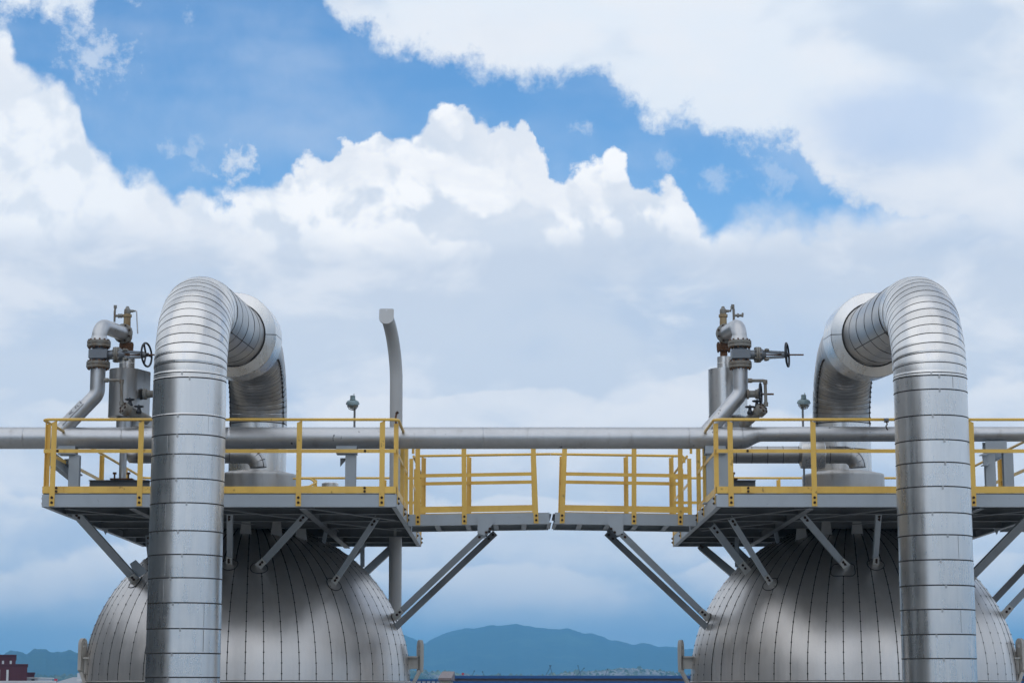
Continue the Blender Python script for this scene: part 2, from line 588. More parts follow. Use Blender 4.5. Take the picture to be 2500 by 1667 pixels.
    def prism(self, poly, origin, ux, uy, depth, mi=0):
        """2-D outline in the plane (ux, uy), thickened along its normal, centred on the plane"""
        ux, uy = Vector(ux).normalized(), Vector(uy).normalized()
        w = ux.cross(uy).normalized() * (depth / 2)
        o = Vector(origin)
        n = len(poly)
        vs = [o + ux * a + uy * b + w * s for s in (-1, 1) for a, b in poly]
        fs = [(i, (i + 1) % n, n + (i + 1) % n, n + i) for i in range(n)]
        fs += [tuple(range(n))[::-1], tuple(range(n, 2 * n))]
        return self.add(vs, fs, mi)

    def bolt(self, c, axis, r=0.018, h=0.016, mi=0):
        return self.lathe([(r, 0), (r, h), (r * 0.5, h), (r * 0.5, h * 1.9)], c, axis, 6, mi)

    def loop(self, c, axis, rad, r, n=28, m=8, mi=0):
        ax = Vector(axis).normalized()
        ref = Vector((0, 0, 1)) if abs(ax.z) < 0.9 else Vector((0, 1, 0))
        a1 = (ref - ax * ref.dot(ax)).normalized()
        a2 = ax.cross(a1)
        return self.tube([Vector(c) + (a1 * math.cos(2 * PI * k / n) + a2 * math.sin(2 * PI * k / n)) * rad for k in range(n)], r, m, closed=True, mi=mi)


def mesh_from(mb, name, mats, origin=(0, 0, 0), mirror=False, sharp=32):
    o = Vector(origin)
    vs = [(2 * MID - p.x, p.y, p.z) if mirror else p for p in mb.v]
    vs = [(p[0] - o.x, p[1] - o.y, p[2] - o.z) for p in vs]
    me = bpy.data.meshes.new(name)
    me.from_pydata(vs, [], mb.f)
    for m in mats:
        me.materials.append(m)
    me.polygons.foreach_set('material_index', mb.mi)
    me.polygons.foreach_set('use_smooth', [True] * len(mb.f))
    bm = bmesh.new()
    bm.from_mesh(me)
    bmesh.ops.recalc_face_normals(bm, faces=bm.faces)
    bm.to_mesh(me)
    bm.free()
    me.set_sharp_from_angle(angle=R(sharp))
    return me


def link(o):
    scene.collection.objects.link(o)
    return o


def thing(name, label, cat, loc, group=None, mirror=False):
    o = bpy.data.objects.new(name, None)
    l = Vector(loc)
    if mirror:
        l.x = 2 * MID - l.x
    o.location = l
    o.empty_display_size = 0.3
    o['label'], o['category'] = label, cat
    o['mir'] = bool(mirror)
    if group:
        o['group'] = group
    return link(o)


def root_of(o):
    p = Vector((0, 0, 0))
    while o is not None:
        p += o.location
        o = o.parent
    return p


def part(name, mb, mat, parent, mirror=None, label=None, kind=None, sharp=32):
    mats = [M[k] if isinstance(k, str) else k for k in (mat if isinstance(mat, (list, tuple)) else [mat])]
    top = parent
    while top.parent is not None:
        top = top.parent
    mir = bool(top.get('mir', False)) if mirror is None else mirror
    me = mesh_from(mb, name, mats, root_of(parent), mir, sharp)
    o = bpy.data.objects.new(name, me)
    o.parent = parent
    if label:
        o['label'] = label
    if kind:
        o['kind'] = kind
    return link(o)


def single(name, mb, mat, label=None, cat=None, kind=None, group=None, loc=(0, 0, 0), sharp=32):
    mats = [M[k] if isinstance(k, str) else k for k in (mat if isinstance(mat, (list, tuple)) else [mat])]
    me = mesh_from(mb, name, mats, loc, False, sharp)
    o = bpy.data.objects.new(name, me)
    o.location = loc
    for k, v in (('label', label), ('category', cat), ('kind', kind), ('group', group)):
        if v:
            o[k] = v
    return link(o)


def arc(c, a, b, ang, n=8):
    """points from c+a turning towards c+b by ang"""
    c, a, b = Vector(c), Vector(a), Vector(b)
    return [c + a * math.cos(ang * i / n) + b * math.sin(ang * i / n) for i in range(n + 1)]


def fillet(pts, rad, n=6):
    """polyline with rounded corners"""
    pts = [Vector(p) for p in pts]
    out = [pts[0]]
    for i in range(1, len(pts) - 1):
        a, b, c = pts[i - 1], pts[i], pts[i + 1]
        d1, d2 = (a - b), (c - b)
        l1, l2 = d1.length, d2.length
        d1.normalize(); d2.normalize()
        ang = d1.angle(d2)
        if abs(ang - PI) < 0.02:
            out.append(b); continue
        rr = rad[i - 1] if hasattr(rad, '__len__') else rad
        t = min(rr / math.tan(ang / 2), l1 * 0.49 if i > 1 else l1 * 0.98, l2 * 0.49 if i < len(pts) - 2 else l2 * 0.98)
        rr = t * math.tan(ang / 2)
        p1, p2 = b + d1 * t, b + d2 * t
        cc = b + (d1 + d2).normalized() * (rr / math.sin(ang / 2))
        v1, v2 = p1 - cc, p2 - cc
        tot = v1.angle(v2)
        ax = v1.cross(v2).normalized()
        for k in range(n + 1):
            out.append(cc + Matrix.Rotation(tot * k / n, 3, ax) @ v1)
    out.append(pts[-1])
    return out


# ------------------------------------------------------------------ ground, hills, distance
def structure(name, mb, mat, sharp=32):
    return single(name, mb, mat, kind='structure', sharp=sharp)


def ground_mat():
    m, N = new_mat('yard_ground')
    tc = N.new('ShaderNodeTexCoord')
    n = N.noise(tc.outputs['Object'], 0.02, 8.0, 0.6)
    n2 = N.noise(tc.outputs['Object'], 0.6, 5.0, 0.6)
    c = N.ramp(n, [(0.3, (0.20, 0.195, 0.18)), (0.5, (0.30, 0.29, 0.27)), (0.7, (0.16, 0.17, 0.12))])
    c = N.mix(0.45, c, N.ramp(n2, [(0.3, (0.26, 0.25, 0.235)), (0.7, (0.40, 0.385, 0.36))]))
    b = N.new('ShaderNodeBsdfPrincipled')
    N.put(b.inputs['Base Color'], c)
    b.inputs['Roughness'].default_value = 0.9
    o = N.new('ShaderNodeOutputMaterial')
    N.link(b.outputs[0], o.inputs[0])
    return m


def forest_mat(name, a, b_, scale):
    m, N = new_mat(name)
    tc = N.new('ShaderNodeTexCoord')
    n = N.noise(tc.outputs['Object'], scale, 8.0, 0.65)
    n2 = N.noise(tc.outputs['Object'], scale * 0.12, 5.0, 0.6)
    c = N.mix(N.smooth(n + (n2 - 0.5) * 0.8, 0.35, 0.68), a, b_)
    n3 = N.noise(tc.outputs['Object'], scale * 0.3, 6.0, 0.65)
    c = N.mix(N.smooth(n3, 0.52, 0.70) * 0.8, c, tuple(k * 2.2 for k in b_))
    b = N.new('ShaderNodeBsdfPrincipled')
    N.put(b.inputs['Base Color'], c)
    b.inputs['Roughness'].default_value = 0.95
    b.inputs['Specular IOR Level'].default_value = 0.1
    o = N.new('ShaderNodeOutputMaterial')
    N.link(b.outputs[0], o.inputs[0])
    return m


M['ground'] = ground_mat()
M['forest'] = forest_mat('hill_forest', (0.016, 0.034, 0.022), (0.038, 0.066, 0.036), 0.012)
M['foot'] = forest_mat('foothill_scrub', (0.045, 0.075, 0.035), (0.13, 0.15, 0.075), 0.03)

g = MB()
nx = 24
gx = [-30000 + 60000 * i / nx for i in range(nx + 1)]
gy = [-30000 + 60000 * i / nx for i in range(nx + 1)]
g.add([(a, b, 0) for b in gy for a in gx],
      [(j * (nx + 1) + i, j * (nx + 1) + i + 1, (j + 1) * (nx + 1) + i + 1, (j + 1) * (nx + 1) + i) for j in range(nx) for i in range(nx)])
structure('ground', g, 'ground')


def fnoise(x, seed=0.0, octs=5, f=1.0):
    s, a = 0.0, 1.0
    for k in range(octs):
        s += a * math.sin(x * f + seed * 3.1 + k * 1.7) * math.cos(x * f * 0.63 + seed * 1.3 + k * 2.9)
        f *= 2.13
        a *= 0.52
    return s


def interp(pts, x):
    if x <= pts[0][0]:
        return pts[0][1]
    for (a, b), (c, d) in zip(pts, pts[1:]):
        if x <= c:
            t = (x - a) / (c - a)
            t = t * t * (3 - 2 * t) * 0.5 + t * 0.5
            return b + (d - b) * t
    return pts[-1][1]


def ridge(name, pts, Y, depth, x0, x1, step, mat, rough, seed, rows=10):
    """a hill range: crest at distance Y following pts (photo px), slopes down towards and away from the viewer"""
    mb = MB()
    xs = []
    x = x0
    while x <= x1:
        xs.append(x)
        x += step
    vs = []
    prof = [(-1.0, 0.0), (-0.85, 0.10), (-0.7, 0.26), (-0.55, 0.44), (-0.4, 0.62), (-0.27, 0.78), (-0.15, 0.91), (0.0, 1.0), (0.3, 0.8), (0.7, 0.35), (1.0, 0.0)]
    for px in xs:
        py = interp(pts, px)
        top = P(px, py, Y)
        H = max(top.z + fnoise(px * 0.06, seed, 6) * rough, 5.0)
        for (dy, k) in prof:
            wob = fnoise(px * 0.013 + dy * 3.0, seed + 2, 4) * 0.10 * (1 - abs(2 * k - 1)) if 0 < k < 1 else 0
            z = H * min(max(k + wob, 0.0), 1.0) - (0.5 if k == 0 else 0)
            vs.append((top.x * (Y + dy * depth) / Y if abs(top.x) > 0 else 0, Y + dy * depth, z))
    m = len(prof)
    fs = []
    for i in range(len(xs) - 1):
        for j in range(m - 1):
            fs.append((i * m + j, (i + 1) * m + j, (i + 1) * m + j + 1, i * m + j + 1))
    mb.add(vs, fs)
    return structure(name, mb, mat, sharp=80)


mountain_pts = [(-4200, 1600), (-3300, 1560), (-2600, 1590), (-1800, 1545), (-1000, 1575), (-400, 1610), (0, 1625), (500, 1600), (860, 1538), (960, 1536), (1000, 1553), (1034, 1569),
                (1065, 1556), (1100, 1541), (1150, 1533), (1200, 1527), (1250, 1522), (1290, 1524), (1325, 1534), (1390, 1536), (1430, 1545), (1470, 1553), (1500, 1563), (1545, 1569),
                (1570, 1568), (1600, 1575), (1650, 1581), (1700, 1584), (2000, 1600), (2500, 1612), (3200, 1570), (4000, 1600), (5000, 1565), (6400, 1600)]
ridge('mountain', mountain_pts, 7200, 1900, -4200, 6400, 6, 'forest', 3.5, 1.0)
hill_pts = [(-4200, 1610), (-2500, 1580), (-1500, 1605), (-600, 1585), (-200, 1603), (0, 1598), (35, 1592), (65, 1594), (85, 1585), (110, 1583), (130, 1587), (150, 1591), (172, 1586), (200, 1590),
            (280, 1580), (420, 1592), (560, 1602), (760, 1622), (900, 1640), (1000, 1652), (1150, 1660), (1700, 1664), (2600, 1660), (4000, 1640), (6400, 1620)]
ridge('hill', hill_pts, 4300, 900, -4200, 6400, 3, 'forest', 3.2, 4.0)
foot_pts = [(-2000, 1668), (0, 1655), (300, 1652), (700, 1648), (960, 1641), (1000, 1640), (1060, 1641), (1110, 1646), (1180, 1652), (1330, 1651), (1380, 1645), (1450, 1641), (1530, 1634), (1580, 1637),
            (1640, 1645), (1700, 1650), (2100, 1655), (4000, 1664)]
ridge('foothill', foot_pts, 2600, 420, -2000, 4000, 10, 'foot', 0.6, 7.0)

# pale far-off town on the foothill: houses too small to tell apart
rng = random.Random(11)
town = MB()
for k in range(520):
    px = rng.choice((rng.uniform(1340, 1690), rng.uniform(1430, 1640), rng.uniform(1450, 1640), rng.uniform(1030, 1340)))
    top = interp(foot_pts, px)
    py = rng.uniform(top + 1.0, top + 16)
    Y = 2600 - 300 * (py - top) / 18.0
    p = P(px, py, Y)
    w, d, h = rng.uniform(3, 8), rng.uniform(3, 7), rng.uniform(2.5, 4.5)
    town.bb((p.x - w, p.y - d, p.z - h - 2), (p.x + w, p.y + d, p.z + h * 0.3), mi=rng.choice((0, 0, 0, 1)))
    town.prism([(-w * 1.1, 0), (w * 1.1, 0), (0, h * 0.6)], (p.x, p.y, p.z + h * 0.3 + 0.05), (1, 0, 0), (0, 0, 1), d * 2.1, mi=rng.choice((0, 2)))
M['house_wall'] = paint_mat('far_house_wall', (0.22, 0.25, 0.24), 0.8)
M['house_wall2'] = paint_mat('far_house_wall_tan', (0.26, 0.26, 0.22), 0.8)
M['house_roof'] = paint_mat('far_house_roof', (0.42, 0.40, 0.38), 0.8)
single('town_houses', town, ['house_wall', 'house_wall2', 'house_roof'], kind='stuff')

# tree clumps on the foothill, one mass
trees = MB()
for k in range(1300):
    px = rng.choice((rng.uniform(960, 1760), rng.uniform(60, 230)))
    top = interp(foot_pts, px)
    py = rng.uniform(top - 1.0, top + 16)
    Y = 2590 - 300 * max(py - top, 0) / 18.0
    p = P(px, py, Y)
    r = rng.uniform(2.5, 6.5)
    vs = [(p.x + r * math.cos(a) * rng.uniform(.7, 1.2), p.y + r * math.sin(a), p.z - r * .2 * rng.uniform(.5, 1.5)) for a in (0, 1.05, 2.1, 3.14, 4.2, 5.2)]
    vs += [(p.x + rng.uniform(-1, 1), p.y, p.z + r * rng.uniform(.5, 1.0)), (p.x, p.y, p.z - r * 1.4)]
    fs = [(i, (i + 1) % 6, 6) for i in range(6)] + [((i + 1) % 6, i, 7) for i in range(6)]
    trees.add(vs, fs)
single('far_woods', trees, 'foot', kind='stuff', sharp=180)

# ------------------------------------------------------------------ buildings behind the plant
M['blue_roof'] = paint_mat('blue_sheet_roof', (0.012, 0.085, 0.27), 0.5, wear=0.2)
M['brown_band'] = paint_mat('brown_fascia', (0.20, 0.155, 0.15), 0.6, wear=0.2)
M['maroon'] = paint_mat('maroon_cladding', (0.085, 0.013, 0.024), 0.6, wear=0.25, scale=0.5)
M['white_strip'] = paint_mat('white_window_strip', (0.62, 0.63, 0.64), 0.5)
M['white_roof'] = paint_mat('white_sheet_roof', (0.62, 0.66, 0.72), 0.5, wear=0.15, scale=0.8)
M['roof_trim'] = paint_mat('roof_trim', (0.74, 0.76, 0.78), 0.5)

# long blue warehouse, roof edge just over the bottom of the picture
YB = 150.0
w = thing('warehouse', 'long low blue warehouse with a brown band under its eaves, between the two domes', 'building', (P(1800, 1660, YB).x, YB, 0))
xl, xr = P(1106, 1650, YB).x, P(3300, 1650, YB).x
zt = P(1500, 1648, YB).z
u = pxm(YB, 1.0)
part('roof_fascia', MB().bb((xl, YB, zt - 7 * u), (xr, YB + 0.4, zt)), 'blue_roof', w)
part('band', MB().bb((xl - 10 * u, YB + 0.25, zt - 13.5 * u), (xr, YB + 0.5, zt - 7 * u)), 'brown_band', w)
wl = MB().bb((xl - 10 * u, YB + 0.02, 0), (xr, YB + 0.3, zt - 13.5 * u))
for i in range(120):
    xx = xl + (xr - xl) * i / 120.0
    wl.bb((xx, YB - 0.04, 0), (xx + 0.12, YB + 0.01, zt - 13.6 * u))
part('wall', wl, 'blue_roof', w)
rf = MB()
rf.prism([(0, zt - 0.02), (28, zt - .01), (56, zt - 0.02), (56, zt - 0.3), (0, zt - 0.3)], ((xl + xr) / 2, YB + 0.42, 0), (0, 1, 0), (0, 0, 1), xr - xl)
part('roof', rf, 'blue_roof', w)
# lower annexes to its left
YA = 140.0
w2 = thing('annex', 'small brown roofed annex at the left end of the blue warehouse', 'building', (P(1082, 1660, YA).x, YA, 0))
a0, a1 = P(1070, 1655, YA).x, P(1102, 1655, YA).x
z2 = P(1085, 1654, YA).z
part('roof', MB().prism([(0, z2), (8, z2 + .5), (8, z2 - .15), (0, z2 - .15)], ((a0 + a1) / 2, YA, 0), (0, 1, 0), (0, 0, 1), a1 - a0), 'brown_band', w2)
part('wall', MB().bb((a0 + .1, YA + .1, 0), (a1 - .1, YA + 7.8, z2 - .16)), 'house_wall2', w2)
YC = 170.0
w3 = thing('shed', 'low shed with a bright blue roof edge beside the inner lug of the left dome', 'building', (P(1040, 1660, YC).x, YC, 0))
a0, a1 = P(1000, 1655, YC).x, P(1070, 1655, YC).x
z3 = P(1040, 1657, YC).z
part('roof', MB().bb((a0, YC, z3 - .12), (a1, YC + 10, z3)), 'blue_roof', w3)
wl = MB().bb((a0 + .1, YC + .1, 0), (a1 - .1, YC + 9.8, z3 - .13))
part('wall', wl, 'white_roof', w3)
for i in range(6):
    part('mullion', MB().bb((a0 + .5 + i * .38, YC + .02, z3 - 1.4), (a0 + .6 + i * .38, YC + .09, z3 - .14)), 'blue_roof', w3)


def box_building(name, label, px0, px1, py_top, Y, depth, mat, strips, seam=1.2):
    a0, a1 = P(px0, 1650, Y).x, P(px1, 1650, Y).x
    zt = P((px0 + px1) / 2, py_top, Y).z
    # the block is turned so that its right wall runs along the line of sight
    ph = math.atan2(-a1, Y)
    ax = (Vector((math.cos(ph), math.sin(ph), 0)), Vector((-math.sin(ph), math.cos(ph), 0)), Vector((0, 0, 1)))
    L = (a1 - a0) / math.cos(ph)
    cor = Vector((a1, Y, 0))
    b = thing(name, label, 'building', cor - ax[0] * L / 2)
    def bx(t0, t1, d0, d1, z0, z1, m=None):
        return (m or MB()).box(cor - ax[0] * ((t0 + t1) / 2) + ax[1] * ((d0 + d1) / 2) + Vector((0, 0, (z0 + z1) / 2)), (t1 - t0, d1 - d0, z1 - z0), ax)
    wl = bx(0, L, 0, depth, 0, zt)
    n = int(L / seam)
    for i in range(n):
        xx = (i + .5) * L / max(n, 1)
        bx(xx, xx + .08, -.05, -.003, 0, zt - .05, wl)
    part('wall', wl, mat, b)
    part('parapet_cap', bx(-.08, L + .08, -.12, depth, zt + .002, zt + .14), mat, b)
    for px, y0, y1 in strips:
        p0, p1 = P(px, y0, Y), P(px, y1, Y)
        t = (a1 - p0.x) / math.cos(ph)
        part('window', bx(t - .12, t + .12, -.09, -.055, p1.z, p0.z), 'white_strip', b)
    return b


box_building('maroon_building', 'upper dark red building block behind the wider dark red block', -120, 37, 1600, 262, 40, 'maroon', [(9, 1612, 1622), (27, 1612, 1622)])
box_building('maroon_building', 'wide dark red building in front with two white window strips', -150, 66, 1623, 240, 20, 'maroon', [(1, 1634, 1668), (21, 1634, 1668)])
box_building('maroon_building', 'lowest small dark red block on the right of its taller neighbours', 66.5, 84, 1643, 275, 20, 'maroon', [])
# white roofed hall beside the dome
YW = 82.0
wh = thing('white_roof_hall', 'white roofed hall with a ridge vent beside the outer lug of the left dome', 'building', (P(190, 1660, YW).x, YW, 0))
q = lambda px, py, Y=YW: P(px, py, Y)
slope = MB()
s0, s1, s2 = q(128, 1667), q(178, 1652), q(330, 1652)
e0, e1, e2 = q(40, 1676), q(178, 1672), q(330, 1672)
slope.prism([(s0.x - 1.2, s0.z - .35), (s1.x, s1.z), (s2.x, s2.z), (s2.x, s2.z - .9), (s0.x - 1.2, s0.z - .6)], (0, YW + 7, 0), (1, 0, 0), (0, 0, 1), 14)
part('roof', slope, 'white_roof', wh)
part('wall', MB().bb((s0.x - .6, YW + .3, 0), (s2.x, YW + 13.5, s0.z - .62)), 'white_strip', wh)
v0, v1 = q(176, 1641), q(205, 1651)
part('ridge_vent', MB().bb((v0.x, YW + 1, v1.z - .1), (v1.x + .8, YW + 12, v0.z)).bb((v0.x + .12, YW + .9, v0.z + .002), (v1.x + .8, YW + 12.1, v0.z + .05)), 'white_roof', wh)
c0, c1 = q(187, 1656, 80), q(208, 1662, 80)
part('gutter_box', MB().bb((c0.x, 80, c1.z), (c1.x, 81.9, c0.z)), 'roof_trim', wh)
# long pale parapet low at the left
YP2 = 95.0
pp = q(0, 1662.5, YP2)
lp = thing('parapet_wall', 'long pale parapet wall below the dark red buildings', 'wall', (q(60, 1662, YP2).x, YP2, 0))
part('wall', MB().bb((q(-300, 1662, YP2).x, YP2, 0), (q(131, 1662, YP2).x, YP2 + .4, pp.z - .06)), 'white_strip', lp)
part('coping', MB().bb((q(-300, 1662, YP2).x, YP2 - .08, pp.z - .057), (q(132, 1662, YP2).x, YP2 + .48, pp.z + .03)), 'roof_trim', lp)
# small grey house and red spot among the trees
Yh = 260.0
hs = thing('small_house', 'tiny grey house with a dark opening right of the dark red blocks', 'house', (q(76, 1660, Yh).x, Yh, 0))
h0, h1 = q(64, 1655, Yh), q(92, 1668, Yh)
part('wall', MB().bb((h0.x, Yh, 0), (h1.x, Yh + 8, h0.z)), 'white_roof', hs)
part('opening', MB().bb((q(77, 1, Yh).x if False else q(77, 1657, Yh).x, Yh - .03, q(77, 1662, Yh).z), (q(84, 1657, Yh).x, Yh - .004, q(77, 1657, Yh).z)), 'seam', hs)
part('roof', MB().bb((h0.x - .2, Yh - .2, h0.z + .003), (h1.x + .2, Yh + 8.2, h0.z + .12)), 'roof_trim', hs)
M['red'] = paint_mat('red_sign', (0.55, 0.02, 0.05), 0.5)


def red_sign(px, py, Y, r, label):
    p = q(px, py, Y)
    t = thing('signboard', label, 'sign', (p.x, Y, 0))
    part('board', MB().bb((p.x - r, Y, p.z - r * .75), (p.x + r, Y + .15, p.z + r * .75)), 'red', t)
    part('pole', MB().tube([(p.x, Y + .08, 0), (p.x, Y + .08, p.z - r * .76)], .1, 8), 'greyd', t)


red_sign(136, 1658.5, 230, .16, 'small red board low between the dark red blocks and the white roof')
red_sign(1130, 1644, 300, .16, 'small red board just above the left end of the blue warehouse roof')

# ------------------------------------------------------------------ cranes beyond the warehouse
M['crane'] = paint_mat('crane_steel', (0.03, 0.06, 0.10), 0.6)


def crane(foot, tip, Y, label, wide=2.0):
    """luffing jib crane: mast, cab, lattice jib with head sheave"""
    f, t = P(foot[0], foot[1], Y), P(tip[0], tip[1], Y)
    k = pxm(Y, 5)
    c = thing('crane', label, 'crane', (f.x, Y, 0), group='cranes beyond the blue warehouse')
    part('mast', MB().beam((f.x, Y, 0), (f.x, Y, f.z), k * wide, k * wide, (0, 1, 0)), 'crane', c)
    part('cab', MB().bb((f.x - k * 1.6, Y - k, f.z - k * 2), (f.x + k * 1.6, Y + k, f.z + k * .4)), 'crane', c)
    j = MB()
    d = (t - f)
    d.normalize()
    s = d.cross(Vector((0, 1, 0))).normalized() * (k * wide * .42)
    for a in (-1, 1):
        j.beam(f + s * a, t + s * a * .6, k * .55, k * .9, (0, 1, 0))
    for i in range(9):
        a = 1 if i % 2 else -1
        j.beam(f.lerp(t, i / 9) + s * a, f.lerp(t, (i + 1) / 9) - s * a, k * .3, k * .3, (0, 1, 0))
    part('jib', j, 'crane', c)
    part('jib_head', MB().lathe([(k * wide * .75, -k), (k * wide * .75, k)], t, (0, 1, 0), 10), 'crane', c)


crane((1330, 1653), (1345, 1624), 900, 'crane jib leaning right in the taller crossed pair, over the blue roof')
crane((1352, 1653), (1342, 1624), 930, 'crane jib leaning left in the taller crossed pair, over the blue roof')
crane((1405, 1651), (1426, 1630), 900, 'crane jib leaning right in the pair that crosses low like an X')
crane((1419, 1652), (1411, 1624), 930, 'crane jib leaning left in the pair that crosses low like an X')
crane((1152, 1649), (1158, 1637), 950, 'short crane jib right of the red board', 2.2)
crane((1183, 1649), (1178, 1639), 950, 'short crane jib leaning left near the left end of the blue roof', 2.2)
crane((1477, 1651), (1483, 1632), 950, 'lone crane jib right of the X shaped pair, in front of the pale town')
crane((1399, 1652), (1402, 1643), 950, 'very short crane jib just left of the X shaped pair', 1.8)
crane((1221, 1650), (1221, 1644), 950, 'tiny upright crane tip between the short jibs and the taller crossed pair', 1.6)

# ------------------------------------------------------------------ dark hall added out of view to give the upright pipes a mirrored dark band
M['hall'] = paint_mat('added_hall_cladding', (0.055, 0.062, 0.068), 0.6, wear=0.3, scale=0.4)
hl = thing('added_dark_hall', 'added dark hall out of view, mirrored as a dark band in the upright pipes', 'building', (-58, 58, 0))
wl = MB().bb((-70, -34, 0), (-46, 150, 27))
for i in range(123):
    wl.bb((-46.003 + .006, -33.5 + i * 1.48, 0), (-45.9, -33.3 + i * 1.48, 26.8))
part('wall', wl, 'hall', hl)
part('roof', MB().bb((-70.4, -34.4, 27.003), (-45.6, 150.4, 27.4)), 'white_roof', hl)
for i in range(14):
    part('window', MB().bb((-45.98, -28 + i * 12, 15), (-45.86, -22 + i * 12, 18)), 'lampgrey', hl)


# ------------------------------------------------------------------ one vessel unit (built for the left, mirrored for the right)
XD, YD = -4.286, 35.0            # dome axis
ZD = CAMZ + 0.19                 # dome spring line
RD, BD = 2.63, 2.56              # dome radius and rise
XP = -4.20                       # axis of the overhead pipe
PX0, PX1, PY0, PY1 = -6.63, -1.63, 30.0, 38.3      # platform
ZF = CAMZ + 2.76                 # platform floor
BH = 0.176                       # edge channel height


def dome_pt(th, ph, off=0.0):
    c, s = math.cos(ph), math.sin(ph)
    p = Vector((RD * c * math.cos(th), RD * c * math.sin(th), BD * s))
    n = Vector((p.x / RD ** 2, p.y / RD ** 2, p.z / BD ** 2)).normalized()
    return Vector((XD, YD, ZD)) + p + n * off, n


def dome_hit(px, py):
    """where the sight line of a photo pixel of the left unit meets the dome"""
    o = Vector((0, 0, CAMZ))
    d = (P(px, py, 10) - o)
    oc = o - Vector((XD, YD, ZD))
    S = Vector((1 / RD, 1 / RD, 1 / BD))
    a = sum((d[i] * S[i]) ** 2 for i in range(3))
    b = 2 * sum(d[i] * oc[i] * S[i] ** 2 for i in range(3))
    c = sum((oc[i] * S[i]) ** 2 for i in range(3)) - 1
    D = max(b * b - 4 * a * c, 0.0)
    p = o + d * ((-b - math.sqrt(D)) / (2 * a))
    q = p - Vector((XD, YD, ZD))
    n = Vector((q.x / RD ** 2, q.y / RD ** 2, q.z / BD ** 2)).normalized()
    return p, n


def on_dome(p, off=0.0):
    """push a point radially onto the dome"""
    q = p - Vector((XD, YD, ZD))
    k = math.sqrt((q.x / RD) ** 2 + (q.y / RD) ** 2 + (q.z / BD) ** 2)
    q = q / k
    n = Vector((q.x / RD ** 2, q.y / RD ** 2, q.z / BD ** 2)).normalized()
    return Vector((XD, YD, ZD)) + q + n * off, n


FEET = {'outer': (330, 1416), 'centre': (632, 1382), 'inner': (815, 1422), 'upright': (560, 1374), 'walk': (962, 1507)}


